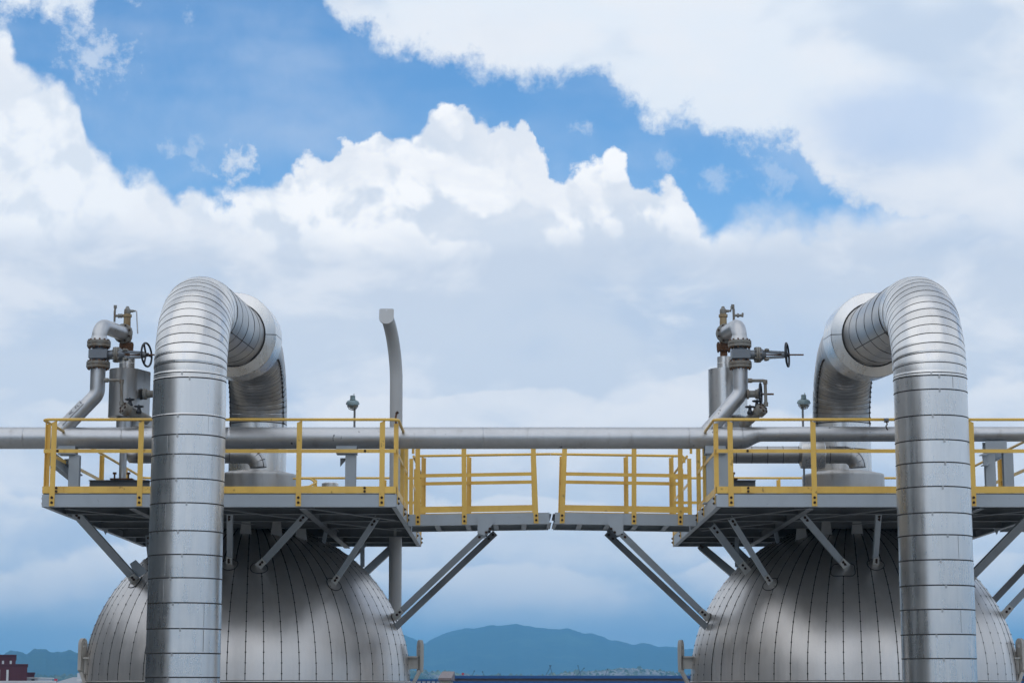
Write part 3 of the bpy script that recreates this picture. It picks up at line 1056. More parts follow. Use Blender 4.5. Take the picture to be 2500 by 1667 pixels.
def vessel(mir, label, rnd):
    v = thing('domed_vessel', label, 'tank', (XD, YD, 0), group='domed steel vessels', mirror=mir)
    NP = 60
    ph1 = math.acos(0.60 / RD)
    # shell under the cladding, seen only in the seams
    sh = MB()
    prof = [(RD * math.cos(ph1 * i / 14) - .006, BD * math.sin(ph1 * i / 14) - .003) for i in range(15)]
    sh.lathe([(RD - .05, -.05)] + prof, (XD, YD, ZD), n=72, cap=False)
    part('shell', sh, 'seam', v)
    gap = 0.0024
    rows = 16
    cols = 4
    riv = MB()
    for j in range(NP):
        t0, t1 = 2 * PI * j / NP, 2 * PI * (j + 1) / NP
        mb = MB()
        tilt = rnd.uniform(-.0022, .0022)
        tilt2 = rnd.uniform(-.003, .003)
        bul = rnd.uniform(.0, .0035)
        vs = []
        for i in range(rows + 1):
            ph = ph1 * i / rows
            g_ = gap / max(math.cos(ph), .12)
            for k in range(cols + 1):
                f = k / cols
                th = t0 + g_ + (t1 - t0 - 2 * g_) * f
                off = tilt * (f - .5) * 2 + tilt2 * (i / rows - .5) + bul * (1 - (2 * f - 1) ** 2)
                vs.append(dome_pt(th, ph, off)[0])
        cc = cols + 1
        fs = [(i * cc + k, i * cc + k + 1, (i + 1) * cc + k + 1, (i + 1) * cc + k) for i in range(rows) for k in range(cols)]
        mb.add(vs, fs)
        part('cladding_panel', mb, 'dome', v, sharp=60)
        # screw heads along the lap
        s = 0.10
        while True:
            ph = s / RD
            if ph > ph1 - .03:
                break
            p, n = dome_pt(t0, ph, .001)
            if math.cos(ph) > .35 or j % 2 == 0:
                a1 = n.cross(Vector((0, 0, 1))).normalized()
                a2 = n.cross(a1)
                r = .015
                riv.add([p + (a1 * math.cos(q) + a2 * math.sin(q)) * r for q in (0, 1.26, 2.51, 3.77, 5.03)] + [p + n * .009],
                        [(0, 1, 5), (1, 2, 5), (2, 3, 5), (3, 4, 5), (4, 0, 5)])
            s += .165
    part('screw_heads', riv, 'seam', v, kind='stuff', sharp=180)
    # rim flashing and corrugated wall below
    part('rim_flashing', MB().lathe([(RD + .004, -.028), (RD + .022, -.028), (RD + .022, -.012), (RD + .004, -.004)], (XD, YD, ZD), n=96, cap=False), 'dome', v)
    n = 360
    vs = []
    for z in (ZD - 6.0, ZD - .075):
        for k in range(n):
            t = 2 * PI * k / n
            r = RD - .03 + (.014 if (k // 2) % 2 else -.014)
            vs.append((XD + r * math.cos(t), YD + r * math.sin(t), z))
    part('corrugated_wall', MB().add(vs, [(k, (k + 1) % n, n + (k + 1) % n, n + k) for k in range(n)]), 'dome', v, sharp=10)
    part('support_skirt', MB().lathe([(RD - .25, -ZD), (RD - .25, -5.9)], (XD, YD, ZD), n=48), 'greyd', v)
    # top nozzle between dome and platform
    part('top_nozzle', MB().lathe([(.66, 2.30), (.66, 2.62), (.60, 2.66), (.60, 2.95)], (XD, YD, ZD - .05), n=40), 'greyd', v)

    # lifting lugs: one faces sideways on the outer flank, one on the inner flank, one at the back of each side
    def lug(px, ytop, ybot, Y, depth, thick, sgn):
        top, bot = P(px, ytop, Y), P(px, ybot, Y)
        H = top.z - bot.z
        w = depth / 2
        poly = [(-w, 0), (w, 0)] + [(w * math.cos(a), H - w + w * math.sin(a)) for a in [PI * i / 10 for i in range(11)]]
        m = MB()
        ux = Vector((sgn * .30, 1, 0)).normalized()
        # plate with a hole: ring of quads around it
        cx, cz, hr = 0.0, H - w, .045
        k = 24
        outer = []
        for i in range(k):
            a = 2 * PI * i / k - PI / 2
            c_, s_ = math.cos(a), math.sin(a)
            if s_ >= 0:
                outer.append((w * c_, cz + w * s_))
            else:
                tt = min(w / max(abs(c_), 1e-5), cz / max(-s_, 1e-5))
                outer.append((c_ * tt, cz + s_ * tt))
        inner = [(hr * math.cos(2 * PI * i / k - PI / 2), cz + hr * math.sin(2 * PI * i / k - PI / 2)) for i in range(k)]
        nrm = ux.cross(Vector((0, 0, 1))).normalized() * (thick / 2)
        o = Vector((top.x, Y, bot.z))
        pts = lambda lst, s: [o + ux * a + Vector((0, 0, b)) + nrm * s for a, b in lst]
        vs = pts(outer, 1) + pts(inner, 1) + pts(outer, -1) + pts(inner, -1)
        fs = []
        for i in range(k):
            j = (i + 1) % k
            fs += [(i, j, k + j, k + i), (2 * k + i, 3 * k + i, 3 * k + j, 2 * k + j), (i, 2 * k + i, 2 * k + j, j), (k + i, k + j, 3 * k + j, 3 * k + i)]
        m.add(vs, fs)
        lg = part('lifting_lug', m, 'lug', v)
        return lg, o, H, nrm

    # inner flank
    lg, o, H, nr = lug(1026, 1561, 1640, YD, .26, .055, -1)
    a = MB()
    xa, za = P(996, 1604, YD).x, P(1000, 1601, YD).z
    a.bb((XD + RD - .05, YD - .13, za - .022), (o.x - .03, YD + .13, za))
    a.bb((XD + RD - .05, YD - .013, P(1000, 1632, YD).z), (o.x - .03, YD + .013, za - .023))
    part('gusset', a, 'lug', lg)
    b = MB().beam((o.x, YD, o.z + .03), (XD + RD + .03, YD, P(1005, 1668, YD).z - .05), .26, .05, (1, 0, 1))
    part('foot_plate', b, 'lug', lg)
    # outer flank
    lg, o, H, nr = lug(203, 1557, 1645, YD - .9, .21, .055, 1)
    za = P(203, 1606, YD).z
    a = MB().bb((o.x + .03, YD - 1.0, za - .022), (XD - RD * .92 + .12, YD - .8, za))
    a.bb((o.x + .03, YD - .913, za - .26), (XD - RD * .92 + .12, YD - .887, za - .023))
    part('gusset', a, 'lug', lg)
    part('foot_plate', MB().beam((o.x, YD - .9, o.z + .03), (XD - RD * .92, YD - .9, o.z - .22), .21, .05, (1, 0, 1)), 'lug', lg)
    # flashing patches round the brace feet
    for key, (px, py) in FEET.items():
        c, nn = dome_hit(px, py + 4)
        a1 = nn.cross(Vector((0, 0, 1))).normalized()
        a2 = a1.cross(nn)
        ring, disc = [], []
        for i in range(22):
            q = 2 * PI * i / 22
            rr = .135 * (1 + .04 * math.sin(3 * q + px)) * (1.0 if key != 'walk' else .85)
            ex, ey = math.cos(q), math.sin(q) * .9
            if mir and key == 'centre':     # this foot stands on a rounded square patch
                sq = 1.0 / (abs(math.cos(q)) ** 5 + abs(math.sin(q)) ** 5) ** .2
                ex, ey = math.cos(q) * sq * 1.35 - .35, math.sin(q) * sq * 1.0 - .3
            pt = c + (a1 * ex + a2 * ey) * rr
            ring.append(on_dome(pt, .006)[0])
            disc.append(on_dome(c + (pt - c) * .97, .004)[0])
        disc.append(on_dome(c, .006)[0])
        part('flashing_patch', MB().add(disc, [(i, (i + 1) % 22, 22) for i in range(22)]), 'dome', v)
        part('flashing_seam', MB().tube(ring, .0065, 5, closed=True), 'seam', v)
    # hanging stub plates round the nozzle
    for px, py in ((675, 1292), (600, 1288), (735, 1300)):
        c, nn = dome_hit(px, py + 14)
        part('stub_plate', MB().prism([(-.10, -.05), (.10, -.05), (.065, .22), (-.065, .22)], c, (1, 0, 0), (0, 0, 1), .014), 'pale', v)
    # spare bracket with two slots on the outer shoulder
    c, nn = dome_hit(352, 1402)
    br = MB().prism([(-.11, -.04), (.11, -.04), (.055, .22), (-.055, .22)], c + Vector((-.06, 0, .02)), (.82, 0, .57), (-.57, 0, .82), .016)
    part('spare_bracket', br, 'grey', v)
    return v


# ---------------------------------------------------------------- overhead pipe
RP = 0.473
YF, H0, RE1, AL, RB = 27.5, 4.05, 1.05, R(4.0), 1.10
E1END = (YF + RE1 * (1 - math.sin(AL)), H0 + RE1 * math.cos(AL))
YS = YD - RB * (1 + math.sin(AL))
HS = E1END[1] + (YS - E1END[0]) * math.tan(AL)
LRUN = (YS - E1END[0]) / math.cos(AL)
HB = HS - RB * math.cos(AL)
L1 = RE1 * (PI / 2 - AL)
L2 = RB * (PI / 2 + AL)


def upath(s):
    """(Y, z, tangent, outward normal) along the overhead pipe; s = 0 where the front elbow starts"""
    if s <= 0:
        return YF, H0 + s, (0, 1), (-1, 0)
    if s <= L1:
        p = s / RE1
        return YF + RE1 * (1 - math.cos(p)), H0 + RE1 * math.sin(p), (math.sin(p), math.cos(p)), (-math.cos(p), math.sin(p))
    if s <= L1 + LRUN:
        q = s - L1
        return E1END[0] + q * math.cos(AL), E1END[1] + q * math.sin(AL), (math.cos(AL), math.sin(AL)), (-math.sin(AL), math.cos(AL))
    if s <= L1 + LRUN + L2:
        a = (s - L1 - LRUN) / RB
        ang = PI / 2 + AL - a        # angle of the outward normal
        cY, cH = YS + RB * math.sin(AL), HS - RB * math.cos(AL)
        return cY + RB * math.cos(ang), cH + RB * math.sin(ang), (math.sin(ang), -math.cos(ang)), (math.cos(ang), math.sin(ang))
    q = s - L1 - LRUN - L2
    return YD, HB - q, (0, -1), (1, 0)


def uring(s, r, n=56, wob=None):
    Y, h, t, nn = upath(s)
    out = []
    for k in range(n):
        a = 2 * PI * k / n
        rr = r + (wob(a) if wob else 0)
        out.append(Vector((XP + math.cos(a) * rr, Y + math.sin(a) * rr * nn[0], CAMZ + h + math.sin(a) * rr * nn[1])))
    return out


def uband(s0, s1, steps, rnd, bend=False):
    """one sleeve of cladding: dark lap joint, raised bead, plain sheet"""
    n = 56
    p1, p2 = rnd.uniform(0, 6.3), rnd.uniform(0, 6.3)
    a1, a2 = rnd.uniform(.0005, .0028), rnd.uniform(.0002, .0012)
    a3, a4, p3 = rnd.uniform(.0, .0009), rnd.uniform(0, .0004), rnd.uniform(0, 6.3)
    tap = rnd.uniform(.0, .003)
    wob = lambda a: a1 * math.cos(2 * a + p1) + a2 * math.cos(3 * a + p2) + a3 * math.cos(6 * a + p3) + a4 * math.cos(10 * a + p1)
    sw = .0085 if bend else .0075
    st = [(s0, RP - .004, 1), (s0 + sw, RP - .004, 1), (s0 + sw + .0005, RP + (.0015 if bend else .004), 0 if bend else 1), (s0 + sw + .007, RP + (.0015 if bend else .0045), 0 if bend else 1), (s0 + sw + .009, RP + tap, 0 if bend else 1), (s0 + sw + .024, RP + tap, 0)]
    for i in range(1, steps + 1):
        f = i / steps
        st.append((s0 + sw + .024 + (s1 - s0 - sw - .024) * f, RP + tap * (1 - f), 0))
    mb = MB()
    vs = []
    for s, r, _ in st:
        vs += uring(s, r, n, wob)
    fs, mi = [], []
    base = 0
    for i in range(len(st) - 1):
        for k in range(n):
            l = (k + 1) % n
            mb.f.append((i * n + k, i * n + l, (i + 1) * n + l, (i + 1) * n + k))
            mb.mi.append(1 if st[i + 1][2] == 1 and st[i][2] == 1 else 0)
    mb.v = vs
    return mb


def seam_line(s0, s1, ang, steps, r=.006, off=.003):
    pts = []
    for i in range(steps + 1):
        Y, h, t, nn = upath(s0 + (s1 - s0) * i / steps)
        rr = RP + off
        pts.append(Vector((XP + math.cos(ang) * rr, Y + math.sin(ang) * rr * nn[0], CAMZ + h + math.sin(ang) * rr * nn[1])))
    return pts


def hz(py, Y):
    return P(1250, py, Y).z - CAMZ


def overhead_pipe(mir, label, ring_y, rnd):
    u = thing('overhead_pipe', label, 'pipe', (XP, YF, 0), group='overhead insulated pipes', mirror=mir)
    # straight front leg, down to the ground
    hs = [hz(y, YF - RP) for y in ring_y]
    hs = [h for h in hs]
    low = hs[-1]
    while low > -CAMZ + .4:
        low -= .318
        hs.append(low)
    s_list = [h - H0 for h in hs]
    prev = 0.0
    edges = [0.0] + [s for s in s_list if s < -.02] + [-CAMZ - H0 + .02]
    for b, a in zip(edges, edges[1:]):
        cb = uband(a, b, 2, rnd)
        o = part('cladding_band', cb, ['clad', 'seam'], u, sharp=40)
        if a > -6:
            sa = R(-90 + rnd.choice((-8, -3, 4, 9, 14)) * (1 if mir else -1))
            e0, e1, e2 = seam_line(b - .004, b - .03, -sa, 2, off=.004)
            out_ = Vector((math.cos(-sa), math.sin(-sa) * -1, 0))
            part('strap_clip', MB().box((e0 + e1) / 2, (.016, .022, .04), (out_, Vector((0, 0, 1)).cross(out_), Vector((0, 0, 1)))), 'clad_dark', o)
        if a > -6 and rnd.random() < .8:
            ang = R(-90 + rnd.choice((-26, -26, -24, 40, 150)))
            part('lap_seam', MB().tube(seam_line(a + .03, b - .005, -ang, 1, off=.002), .0035, 5), 'clad_dark', o)
    # front elbow: 17 gore bands
    n1 = 17
    for i in range(n1):
        part('cladding_band', uband(L1 * i / n1, L1 * (i + 1) / n1, 3, rnd, True), ['clad', 'seam'], u, sharp=40)
    # run to the collar
    sc0 = L1 + (31.6 - E1END[0]) / math.cos(AL)
    sc1 = sc0 + .95
    for a, b in ((L1, L1 + .55), (L1 + .55, L1 + 1.2), (L1 + 1.2, L1 + 1.9), (L1 + 1.9, L1 + 2.55), (L1 + 2.55, sc0 + .05)):
        part('cladding_band', uband(a, b, 2, rnd), ['clad_dark', 'seam'], u, sharp=40)
    # wide collar round a joint: two half shells
    for half in (0, 1):
        mb = MB()
        n = 40
        st = [(sc0, RP + .004), (sc0 + .004, RP + .02), (sc0 + .042, RP + .150), (sc0 + .045, RP + .165), (sc0 + .06, RP + .172), (sc0 + .08, RP + .172), (sc1 - .08, RP + .168), (sc1 - .06, RP + .168), (sc1 - .045, RP + .16), (sc1, RP + .004)]
        vs = []
        for s, r in st:
            Y, h, t, nn = upath(s)
            for k in range(n + 1):
                a = PI * half + .010 + (PI - .020) * k / n
                rr = r + .004 * math.sin(3 * a + half * 2) + .0025 * math.sin(7 * a + half)
                vs.append(Vector((XP + math.cos(a) * rr, Y + math.sin(a) * rr * nn[0], CAMZ + h + math.sin(a) * rr * nn[1])))
        c = n + 1
        mb.add(vs, [(i * c + k, i * c + k + 1, (i + 1) * c + k + 1, (i + 1) * c + k) for i in range(len(st) - 1) for k in range(n)])
        part('collar_shell', mb, 'clad', u, sharp=28)
    lin = MB()
    vs = []
    for s, r in ((sc0 + .02, RP - .01), (sc0 + .06, RP + .150), (sc1 - .06, RP + .150), (sc1 - .02, RP - .01)):
        vs += uring(s, r, 40)
    lin.add(vs, [(i * 40 + k, i * 40 + (k + 1) % 40, (i + 1) * 40 + (k + 1) % 40, (i + 1) * 40 + k) for i in range(3) for k in range(40)])
    part('collar_lining', lin, 'seam', u)
    part('collar_caulk', MB().tube([p for p in uring(sc0 + .002, RP + .012, 48)], .009, 6, closed=True), 'seam', u)
    # run after the collar, back elbow, down leg
    part('cladding_band', uband(sc1 - .05, L1 + LRUN, 2, rnd), ['clad_dark', 'seam'], u, sharp=40)
    n2 = 17
    b0 = L1 + LRUN
    for i in range(n2):
        part('cladding_band', uband(b0 + L2 * i / n2, b0 + L2 * (i + 1) / n2, 3, rnd, True), ['clad_dark', 'seam'], u, sharp=40)
    e = b0 + L2
    down = HB - 3.50
    for i in range(2):
        part('cladding_band', uband(e + down * i / 2, e + down * (i + 1) / 2, 2, rnd), ['clad', 'seam'], u, sharp=40)
    # seams along the elbow throats, with strap ends
    for s0, s1, angs in ((.0, L1 + 2.6, (-0.62, PI + .62)), (b0, e + .3, (-.42, PI + .42))):
        for ang in angs:
            part('throat_seam', MB().tube(seam_line(s0, s1, ang, 30), .0065, 6), 'seam', u)
            tabs = MB()
            for i in range(n1 + 1):
                pt = seam_line(L1 * i / n1 if s0 == 0 else b0 + L2 * i / n2, 1, ang, 1, off=.008)[0]
                tabs.lathe([(.014, -.01), (.014, .012)], pt, (pt - Vector((XP, upath(L1 * i / n1 if s0 == 0 else b0 + L2 * i / n2)[0], CAMZ + upath(L1 * i / n1 if s0 == 0 else b0 + L2 * i / n2)[1]))).normalized(), 6)
            part('strap_ends', tabs, 'seam', u, kind='stuff')
    # insulated drum at the foot on the platform
    dr = rnd.uniform(0, 6)
    part('base_drum', MB().lathe([(.675, ZF - CAMZ + .012), (.673, 3.49), (.673, 3.52), (.668, 3.535), (.66, 3.537), (.64, 3.539), (RP + .03, 3.575), (RP + .005, 3.58)], (XP, YD, CAMZ), n=64,
                                 wob=lambda t: .004 * math.sin(3 * t + dr) + .002 * math.sin(8 * t + dr * 2)), 'clad_dark', u, sharp=20)
    return u


# ---------------------------------------------------------------- platform
def channel_beam(p0, p1, inward, h=BH, w=.07, z=0.0):
    """edge channel: web outside, flanges turned inward"""
    m = MB()
    d = (Vector(p1) - Vector(p0)).normalized()
    s = d.cross(Vector((0, 0, 1)))
    f = 1 if s.dot(Vector(inward)) > 0 else -1
    m.channel(p0, p1, h, w, .012, (0, 0, 1), f)
    return m


def knee(parent, top, foot, w=.105, dep=.055, mat='grey', plate=True, web=True):
    top, foot = Vector(top), Vector(foot)
    d = (foot - top).normalized()
    img = d.cross(Vector((0, -1, 0))).normalized()
    m = MB()
    end = foot - d * (.10 if plate else 0)
    if web:
        m.channel(top, end, w, dep, .009, img, 1)
    else:
        m.angle(top - img * w / 2, end - img * w / 2, dep, w, .010, img)
    o = part('knee_brace', m, mat, parent)
    side = d.cross(img).normalized()
    if side.y > 0:
        side = -side
    if plate:
        pl = MB()
        c = foot - d * .03 + side * .014
        pl.prism([(-w * .50, -.19), (w * .50, -.19), (w * .66, .06), (-w * .66, .06)], c, img, d, .014)
        part('foot_plate', pl, 'plate', o)
        bl = MB()
        for k in (-.15, -.075):
            bl.bolt(c + d * k + side * .008, side, .021, .018)
        part('bolts', bl, 'bolt', o, kind='stuff')
    bt = MB()
    for k in (.05, .14):
        bt.bolt(top + d * k + side * .006, side, .021, .018)
    part('bolts', bt, 'bolt', o, kind='stuff')
    return o


def grating(parent, x0, x1, y0, y1, z, pitch=.06):
    m = MB()
    m.bb((x0, y0, z - .006), (x1, y1, z))
    n = int((x1 - x0) / pitch)
    for i in range(n + 1):
        x = x0 + (x1 - x0) * i / n
        m.bb((x - .003, y0 + .002, z - .045), (x + .003, y1 - .002, z - .0065))
    return part('grating_panel', m, 'grating', parent)


def platform(mir, label):
    p = thing('platform', label, 'platform', ((PX0 + PX1) / 2, (PY0 + PY1) / 2, ZF), mirror=mir)
    zc = ZF - BH / 2
    c = [(PX0, PY0), (PX1, PY0), (PX1, PY1), (PX0, PY1)]
    ins = [(0, 1, 0), (-1, 0, 0), (0, -1, 0), (1, 0, 0)]
    for i in range(4):
        a, b = c[i], c[(i + 1) % 4]
        e = .0 if i % 2 == 0 else .004
        d = (Vector((b[0] - a[0], b[1] - a[1], 0))).normalized()
        part('edge_beam', channel_beam(Vector((a[0], a[1], zc)) + d * e, Vector((b[0], b[1], zc)) - d * e, ins[i]), 'grey', p)
    # gap strip of floor plate edge along the front
    part('floor_edge', MB().bb((PX0 + .02, PY0 + .02, ZF + .002), (PX1 - .02, PY0 + .05, ZF + .018)), 'greyd', p)
    for y in (31.3, 32.6, 34.0, 35.9, 37.2):
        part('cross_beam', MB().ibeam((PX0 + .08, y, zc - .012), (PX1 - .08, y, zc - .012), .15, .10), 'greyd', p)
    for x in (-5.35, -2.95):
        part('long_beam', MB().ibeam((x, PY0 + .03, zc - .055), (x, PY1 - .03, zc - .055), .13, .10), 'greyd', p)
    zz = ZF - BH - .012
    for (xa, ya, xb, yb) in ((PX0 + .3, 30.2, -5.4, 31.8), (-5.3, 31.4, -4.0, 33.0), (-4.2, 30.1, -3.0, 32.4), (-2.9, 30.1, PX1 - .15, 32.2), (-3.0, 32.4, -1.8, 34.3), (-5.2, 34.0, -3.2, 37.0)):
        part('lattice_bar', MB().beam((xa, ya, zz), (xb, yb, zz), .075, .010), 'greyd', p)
    xs = [PX0 + .03, -5.40, -4.13, -2.90, PX1 - .03]
    ys = [PY0 + .06, 32.55, 35.85, PY1 - .05]
    for i in range(4):
        for j in range(3):
            grating(p, xs[i] + .004, xs[i + 1] - .004, ys[j] + .004, ys[j + 1] - .004, ZF - .005)
    # braces down to the dome
    zb = ZF - BH + .01
    f = lambda k: dome_hit(*FEET[k])[0]
    knee(p, P(183, 1252, 31.3), f('outer'), .125, .07)
    knee(p, P(745, 1258, 31.75), f('centre'), .10, .06, web=False)
    knee(p, P(918, 1266, 32.1), f('inner'), .085, .05)
    knee(p, P(560, 1255, 31.6), f('upright'), .085, .05)
    # rear ones
    q = on_dome(Vector((XD - 1.75, YD + .6, ZD + 1.9)))[0]
    knee(p, (XD - 1.78, YD + .55, zb), q, .10, .07, plate=False)
    q = on_dome(P(872, 1414, 36.2))[0]
    knee(p, P(962, 1331, 38.1), q, .13, .07, plate=False)
    if mir:
        knee(p, P(955, 1283, 33.6), dome_hit(866, 1396)[0], .11, .06)
    q = on_dome(Vector((XD + 1.35, YD + 1.5, ZD + 1.9)))[0]
    knee(p, (XD + 1.7, YD + 2.5, zb), q, .10, .06, plate=False)
    if mir:
        # stub of the next walkway on the outer side, with its two struts
        def ML(px, py, Y):
            q_ = P(px, py, Y)
            return Vector((2 * MID - q_.x, q_.y, q_.z))
        for yy, fl in ((33.2, 1), (34.5, -1)):
            part('side_beam', channel_beam((PX0 - .01, yy, ZF - .02 - BH / 2), (PX0 - 2.2, yy, ZF - .01 - BH / 2), (0, fl, 0)), 'grey', p)
        grating(p, PX0 - 2.2, PX0 - .03, 33.28, 34.42, ZF - .016)
        knee(p, ML(2640, 1300, 33.25), on_dome(ML(2447, 1502, 34.3))[0], .10, .06)
        knee(p, ML(2600, 1282, 34.45), on_dome(ML(2420, 1478, 35.4))[0], .10, .06, mat='greyd', plate=False)  # rear strut: its shading is put into the darker colour
    hs = MB().angle(P(880, 1310, 35.5), P(880, 1384, 35.5), .05, .07, .008)
    hs.tube([P(885, 1370, 35.5), P(885, 1402, 35.5)], .008, 6)
    part('hanger', hs, 'grey', p)
    for px in (722, 790):
        hgr = MB().angle(P(px + 12, 1285, 34.5), P(px, 1345, 34.5), .06, .06, .008)
        part('hanger', hgr, 'grey', p)
    # little ear plate under the outer edge
    part('ear_plate', MB().prism([(-.09, .09), (.09, .09), (.0, -.10)], P(258, 1290, 34.2), (1, 0, 0), (0, 0, 1), .012), 'grey', p)
    return p


# ---------------------------------------------------------------- railings
def post(parent, x, y, z0, outward, top=1.05, low=-.165, lean=(0, 0), mat='yellow', w=.075):
    o = Vector(outward)
    side = Vector((0, 0, 1)).cross(o).normalized()
    b = Vector((x, y, 0)) + o * .004
    m = MB()
    p0, p1 = b + Vector((0, 0, z0 + low)), b + Vector((lean[0], lean[1], z0 + top))
    t = .009
    d = (p1 - p0)
    # angle post: flat leg against the beam, second leg turned inward above the floor
    pts = [(-w / 2, 0), (w / 2, 0), (w / 2, t), (-w / 2, t)]
    n = 4
    vs = [q + side * a + o * c for q in (p0, p1 - o * 0) for a, c in pts]
    vs[4:] = [v_ + Vector((0, 0, (-.035 if i in (0, 3) else 0))) for i, v_ in enumerate(vs[4:])]
    m.add(vs, [(0, 1, 5, 4), (1, 2, 6, 5), (2, 3, 7, 6), (3, 0, 4, 7), (3, 2, 1, 0), (4, 5, 6, 7)])
    q0, q1 = b + Vector((0, 0, z0 + .02)), p1
    lg = [(-w / 2, -.001), (-w / 2 + t, -.001), (-w / 2 + t, -.055), (-w / 2, -.055)]
    m.add([q + side * a + o * c + (Vector((0, 0, -.03)) if q is q1 else Vector((0, 0, 0))) for q in (q0, q1) for a, c in lg],
          [(0, 1, 5, 4), (1, 2, 6, 5), (2, 3, 7, 6), (3, 0, 4, 7), (3, 2, 1, 0), (4, 5, 6, 7)])
    ps = part('post', m, mat, parent)
    bl = MB()
    for k in (-.045, -.115):
        bl.bolt(b + o * t + Vector((0, 0, z0 + k)), o, .020, .014)
    part('bolts', bl, 'bolt', ps, kind='stuff')
    return ps


def flat_rail(name, parent, p0, p1, h, outward, t=.007, mat='yellow'):
    m = MB()
    o = Vector(outward)
    d = (Vector(p1) - Vector(p0))
    L = d.length
    d.normalize()
    m.box((Vector(p0) + Vector(p1)) / 2 - o * (t / 2 + .0), (L, t, h), (d, o, Vector((0, 0, 1))))
    return part(name, m, mat, parent)


def platform_rail(mir, label):
    r = thing('guard_rail', label, 'railing', ((PX0 + PX1) / 2, (PY0 + PY1) / 2, ZF), mirror=mir)
    z = ZF
    zt, zm, zk = z + 1.06, z + .615, z + .066
    def X_at(px, Y=PY0): return P(px, 1130, Y).x
    front = [X_at(130), X_at(343), X_at(730), X_at(933)]
    for x in front:
        post(r, x, PY0, z, (0, -1, 0))
    for y in (30.16, 31.95, 33.05):
        post(r, PX1, y, z, (1, 0, 0), low=-.15 if y > 31 else -.12)
    for y in (30.16, 32.1, 34.2, 36.3, 38.1):
        post(r, PX0, y, z, (-1, 0, 0), low=-.10)
    for x in (-6.4, -5.0, -3.55, -2.3):
        post(r, x, PY1, z, (0, 1, 0))
    for y in (34.75, 36.4, 38.1):
        post(r, PX1, y, z, (1, 0, 0))
    e = .018
    top = fillet([(PX1 + e, 33.05, zt), (PX1 + e, PY0 - e, zt), (PX0 - e, PY0 - e, zt), (PX0 - e, PY1 + e, zt), (PX1 + e, PY1 + e, zt), (PX1 + e, 34.75, zt)], .11)
    part('top_rail', MB().tube(top, .021, 10), 'yellow', r)
    sd = [((PX0, PY0), (PX1, PY0), (0, -1, 0)), ((PX0, PY0), (PX0, PY1), (-1, 0, 0)), ((PX0, PY1), (PX1, PY1), (0, 1, 0)), ((PX1, PY0), (PX1, 33.05), (1, 0, 0)), ((PX1, 34.75), (PX1, PY1), (1, 0, 0))]
    for a, b, o in sd:
        flat_rail('mid_rail', r, (*a, zm), (*b, zm), .052, o)
        flat_rail('toe_board', r, (*a, zk), (*b, zk), .096, o)
    # bolted splices on the front
    for px in (140, 891):
        x = X_at(px)
        so = part('splice_plate', MB().bb((x - .07, PY0 - .009, zk - .047), (x + .10, PY0 - .001, zk + .047)), 'yellow', r)
        part('splice_plate', MB().bb((x - .05, PY0 - .009, zm - .025), (x + .09, PY0 - .001, zm + .025)), 'yellow', r)
        bl = MB()
        for zz in (zk + .024, zk - .024, zm):
            bl.bolt((x, PY0 - .009, zz), (0, -1, 0), .019, .013)
        part('bolts', bl, 'bolt', so, kind='stuff')
    return r


# ---------------------------------------------------------------- half walkway towards the other unit
GY0, GY1 = 33.2, 34.5
GX1 = 0.585


